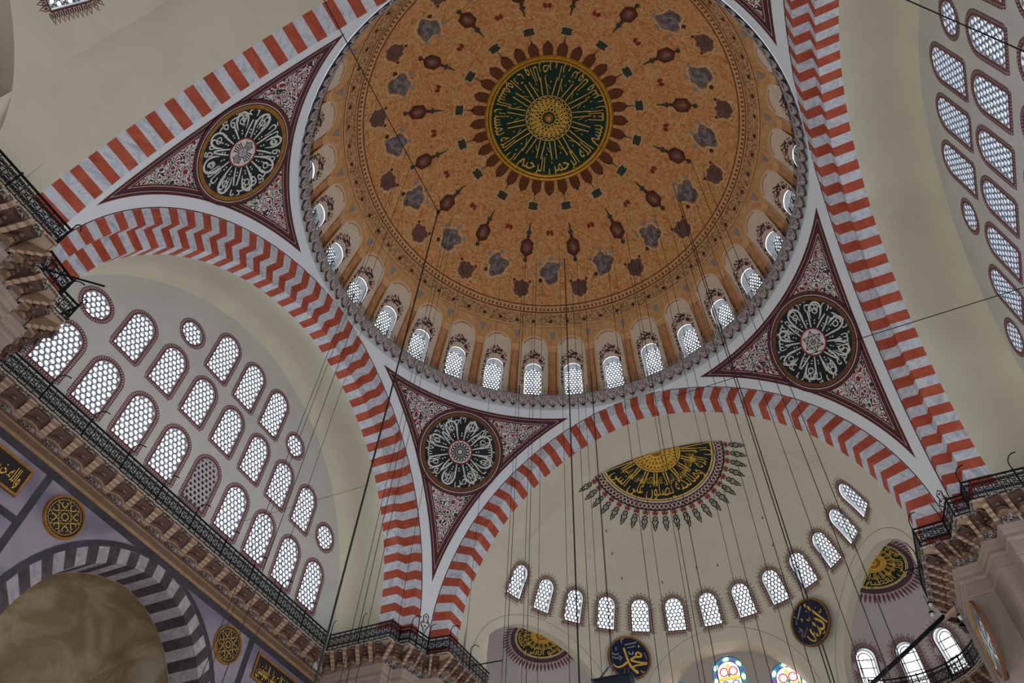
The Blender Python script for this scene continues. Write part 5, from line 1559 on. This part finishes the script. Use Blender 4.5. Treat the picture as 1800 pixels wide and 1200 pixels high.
# ------------------------------------------------------------------ iron arms, floodlight and small lamps
def arm(p, q, r, label):
    p, q = Vector(p), Vector(q); b = MB(); d = (q - p)
    tube(b, [Vector((0, 0, 0)), d], r, 'iron', 6)
    tag(link('iron_arm', b.mesh('iron_arm'), None, Matrix.Translation(p)), label, 'iron arm', 'iron arms on the galleries')
arm(on_plane(1660, 1082, 1, 16.45), on_plane(1528, 1206, 1, 16.45), 0.085, 'thick dark iron beam slanting below the right pier balcony')
arm(on_plane(67, 470, 2, 20.72), on_plane(184, 503, 2, 20.72), 0.035, 'short dark iron arm jutting from the left edge balcony over the round window')
arm(on_plane(818, 1172, 2, 20.72), on_plane(884, 1160, 2, 20.72), 0.03, 'short dark iron arm jutting from the bottom pier balcony')
arm(on_plane(1588, 1003, 2, 20.72), on_plane(1624, 995, 2, 20.72), 0.03, 'short dark iron arm jutting from the right pier balcony')
pl = CAM + ray(1079, 1196).normalized() * 15.0
f = empty('floodlight', Matrix.Translation(pl), 'black floodlight box hanging at the bottom edge below the round board', 'lamp')
b = MB(); b.box(-0.36, 0.36, -0.12, 0.12, -0.2, 0.0, 'iron'); b.box(-0.40, 0.40, -0.15, 0.15, 0.0, 0.03, 'iron'); link('housing', b.mesh('housing'), f)
b = MB(); b.box(-0.32, 0.32, -0.09, 0.09, -0.215, -0.2, 'slate_blue'); link('lens', b.mesh('lens'), f)
b = MB(); tube(b, [Vector((-0.36, 0, 0.0)), Vector((-0.1, 0, 0.26)), Vector((0, 0, 0.32))], 0.02, 'iron', 5); link('bracket', b.mesh('bracket'), f)
b = MB(); tube(b, [Vector((0, 0, 0.3)), Vector((0, 0, 9.0))], 0.008, 'black_cable', 5); link('suspension', b.mesh('suspension'), f)
for k, (px, py, y) in enumerate(((1636, 1062, 16.3), (1639, 1079, 16.5), (1688, 1084, 15.6))):
    p = on_plane(px, py, 1, y)
    f = empty('pendant_lamp', Matrix.Translation(p), 'tiny white pendant lamp with dark cap, %s below the right pier balcony' % ('upper one' if k == 0 else ('lower one' if k == 1 else 'nearest the round board')), 'lamp', 'small pendant lamps')
    b = MB(); tube(b, [Vector((0, 0, -0.12)), Vector((0, 0, -0.02)), Vector((0, 0, 0.03))], [0.05, 0.09, 0.09], 'white_paint', 8); link('glass', b.mesh('glass'), f)
    b = MB(); tube(b, [Vector((0, 0, 0.03)), Vector((0, 0, 0.12)), Vector((0, 0, 0.16))], [0.12, 0.09, 0.02], 'iron', 8); link('cap', b.mesh('cap'), f)
    b = MB(); tube(b, [Vector((0, 0, 0.15)), Vector((0, 0, 0.9))], 0.012, 'iron', 4); link('stem', b.mesh('stem'), f)

# ------------------------------------------------------------------ chandelier hoop with its lamps, low over the carpet
ch = empty('chandelier', Matrix.Translation((0, 0, 5.0)), 'wide iron chandelier hoop with glass lamps low below the dome', 'chandelier')
b = MB(); n = 64
for z in (0.0, 0.12):
    b.add([(r * math.cos(2 * PI * i / n), r * math.sin(2 * PI * i / n), z) for r in (8.95, 9.05) for i in range(n)], [(i, (i + 1) % n, n + (i + 1) % n, n + i) for i in range(n)], 'iron')
link('hoop', b.mesh('hoop'), ch)
b = MB(); tube(b, [Vector((0, 0, -0.25)), Vector((0, 0, -0.1)), Vector((0, 0, 0.0))], [0.05, 0.10, 0.08], 'white_paint', 8); bulb = b.mesh('glass_lamp')
LAMP_W = 270.0
for k in range(12):
    a = 2 * PI * k / 12
    link('glass_lamp', bulb, ch, Matrix.Translation((9.0 * math.cos(a), 9.0 * math.sin(a), -0.02)))
    ld = bpy.data.lights.new('lamp_light', 'POINT'); ld.energy = LAMP_W; ld.color = (0.98, 0.99, 1.0); ld.shadow_soft_size = 0.35
    lo = bpy.data.objects.new('lamp_light', ld); col.objects.link(lo); lo.parent = ch; lo.location = (9.0 * math.cos(a), 9.0 * math.sin(a), 0.55)

# ------------------------------------------------------------------ iron hooks left in the half dome plaster
for hk, (px, py) in enumerate(((1066, 932), (1076, 972), (1093, 1015), (1164, 1022), (1224, 996), (1261, 992), (1340, 909), (1358, 957))):
    d = ray(px, py).normalized(); o = CAM - Vector((0, SCY, SCZ)); bq = o.dot(d); t = -bq + math.sqrt(bq * bq - (o.length_squared - SR * SR)); p = CAM + d * (t - 0.05)
    b = MB(); tube(b, [Vector((0, 0, 0.06)), Vector((0, 0, 0.0)), Vector((0.04, 0, -0.06)), Vector((0, 0, -0.11)), Vector((-0.05, 0, -0.06))], 0.02, 'iron', 5)
    tag(link('ceiling_hook', b.mesh('ceiling_hook'), None, Matrix.Translation(p)), 'tiny dark iron hook on the far half dome plaster, %s from the left' % ORD[hk], 'hook', 'iron hooks in the half dome')
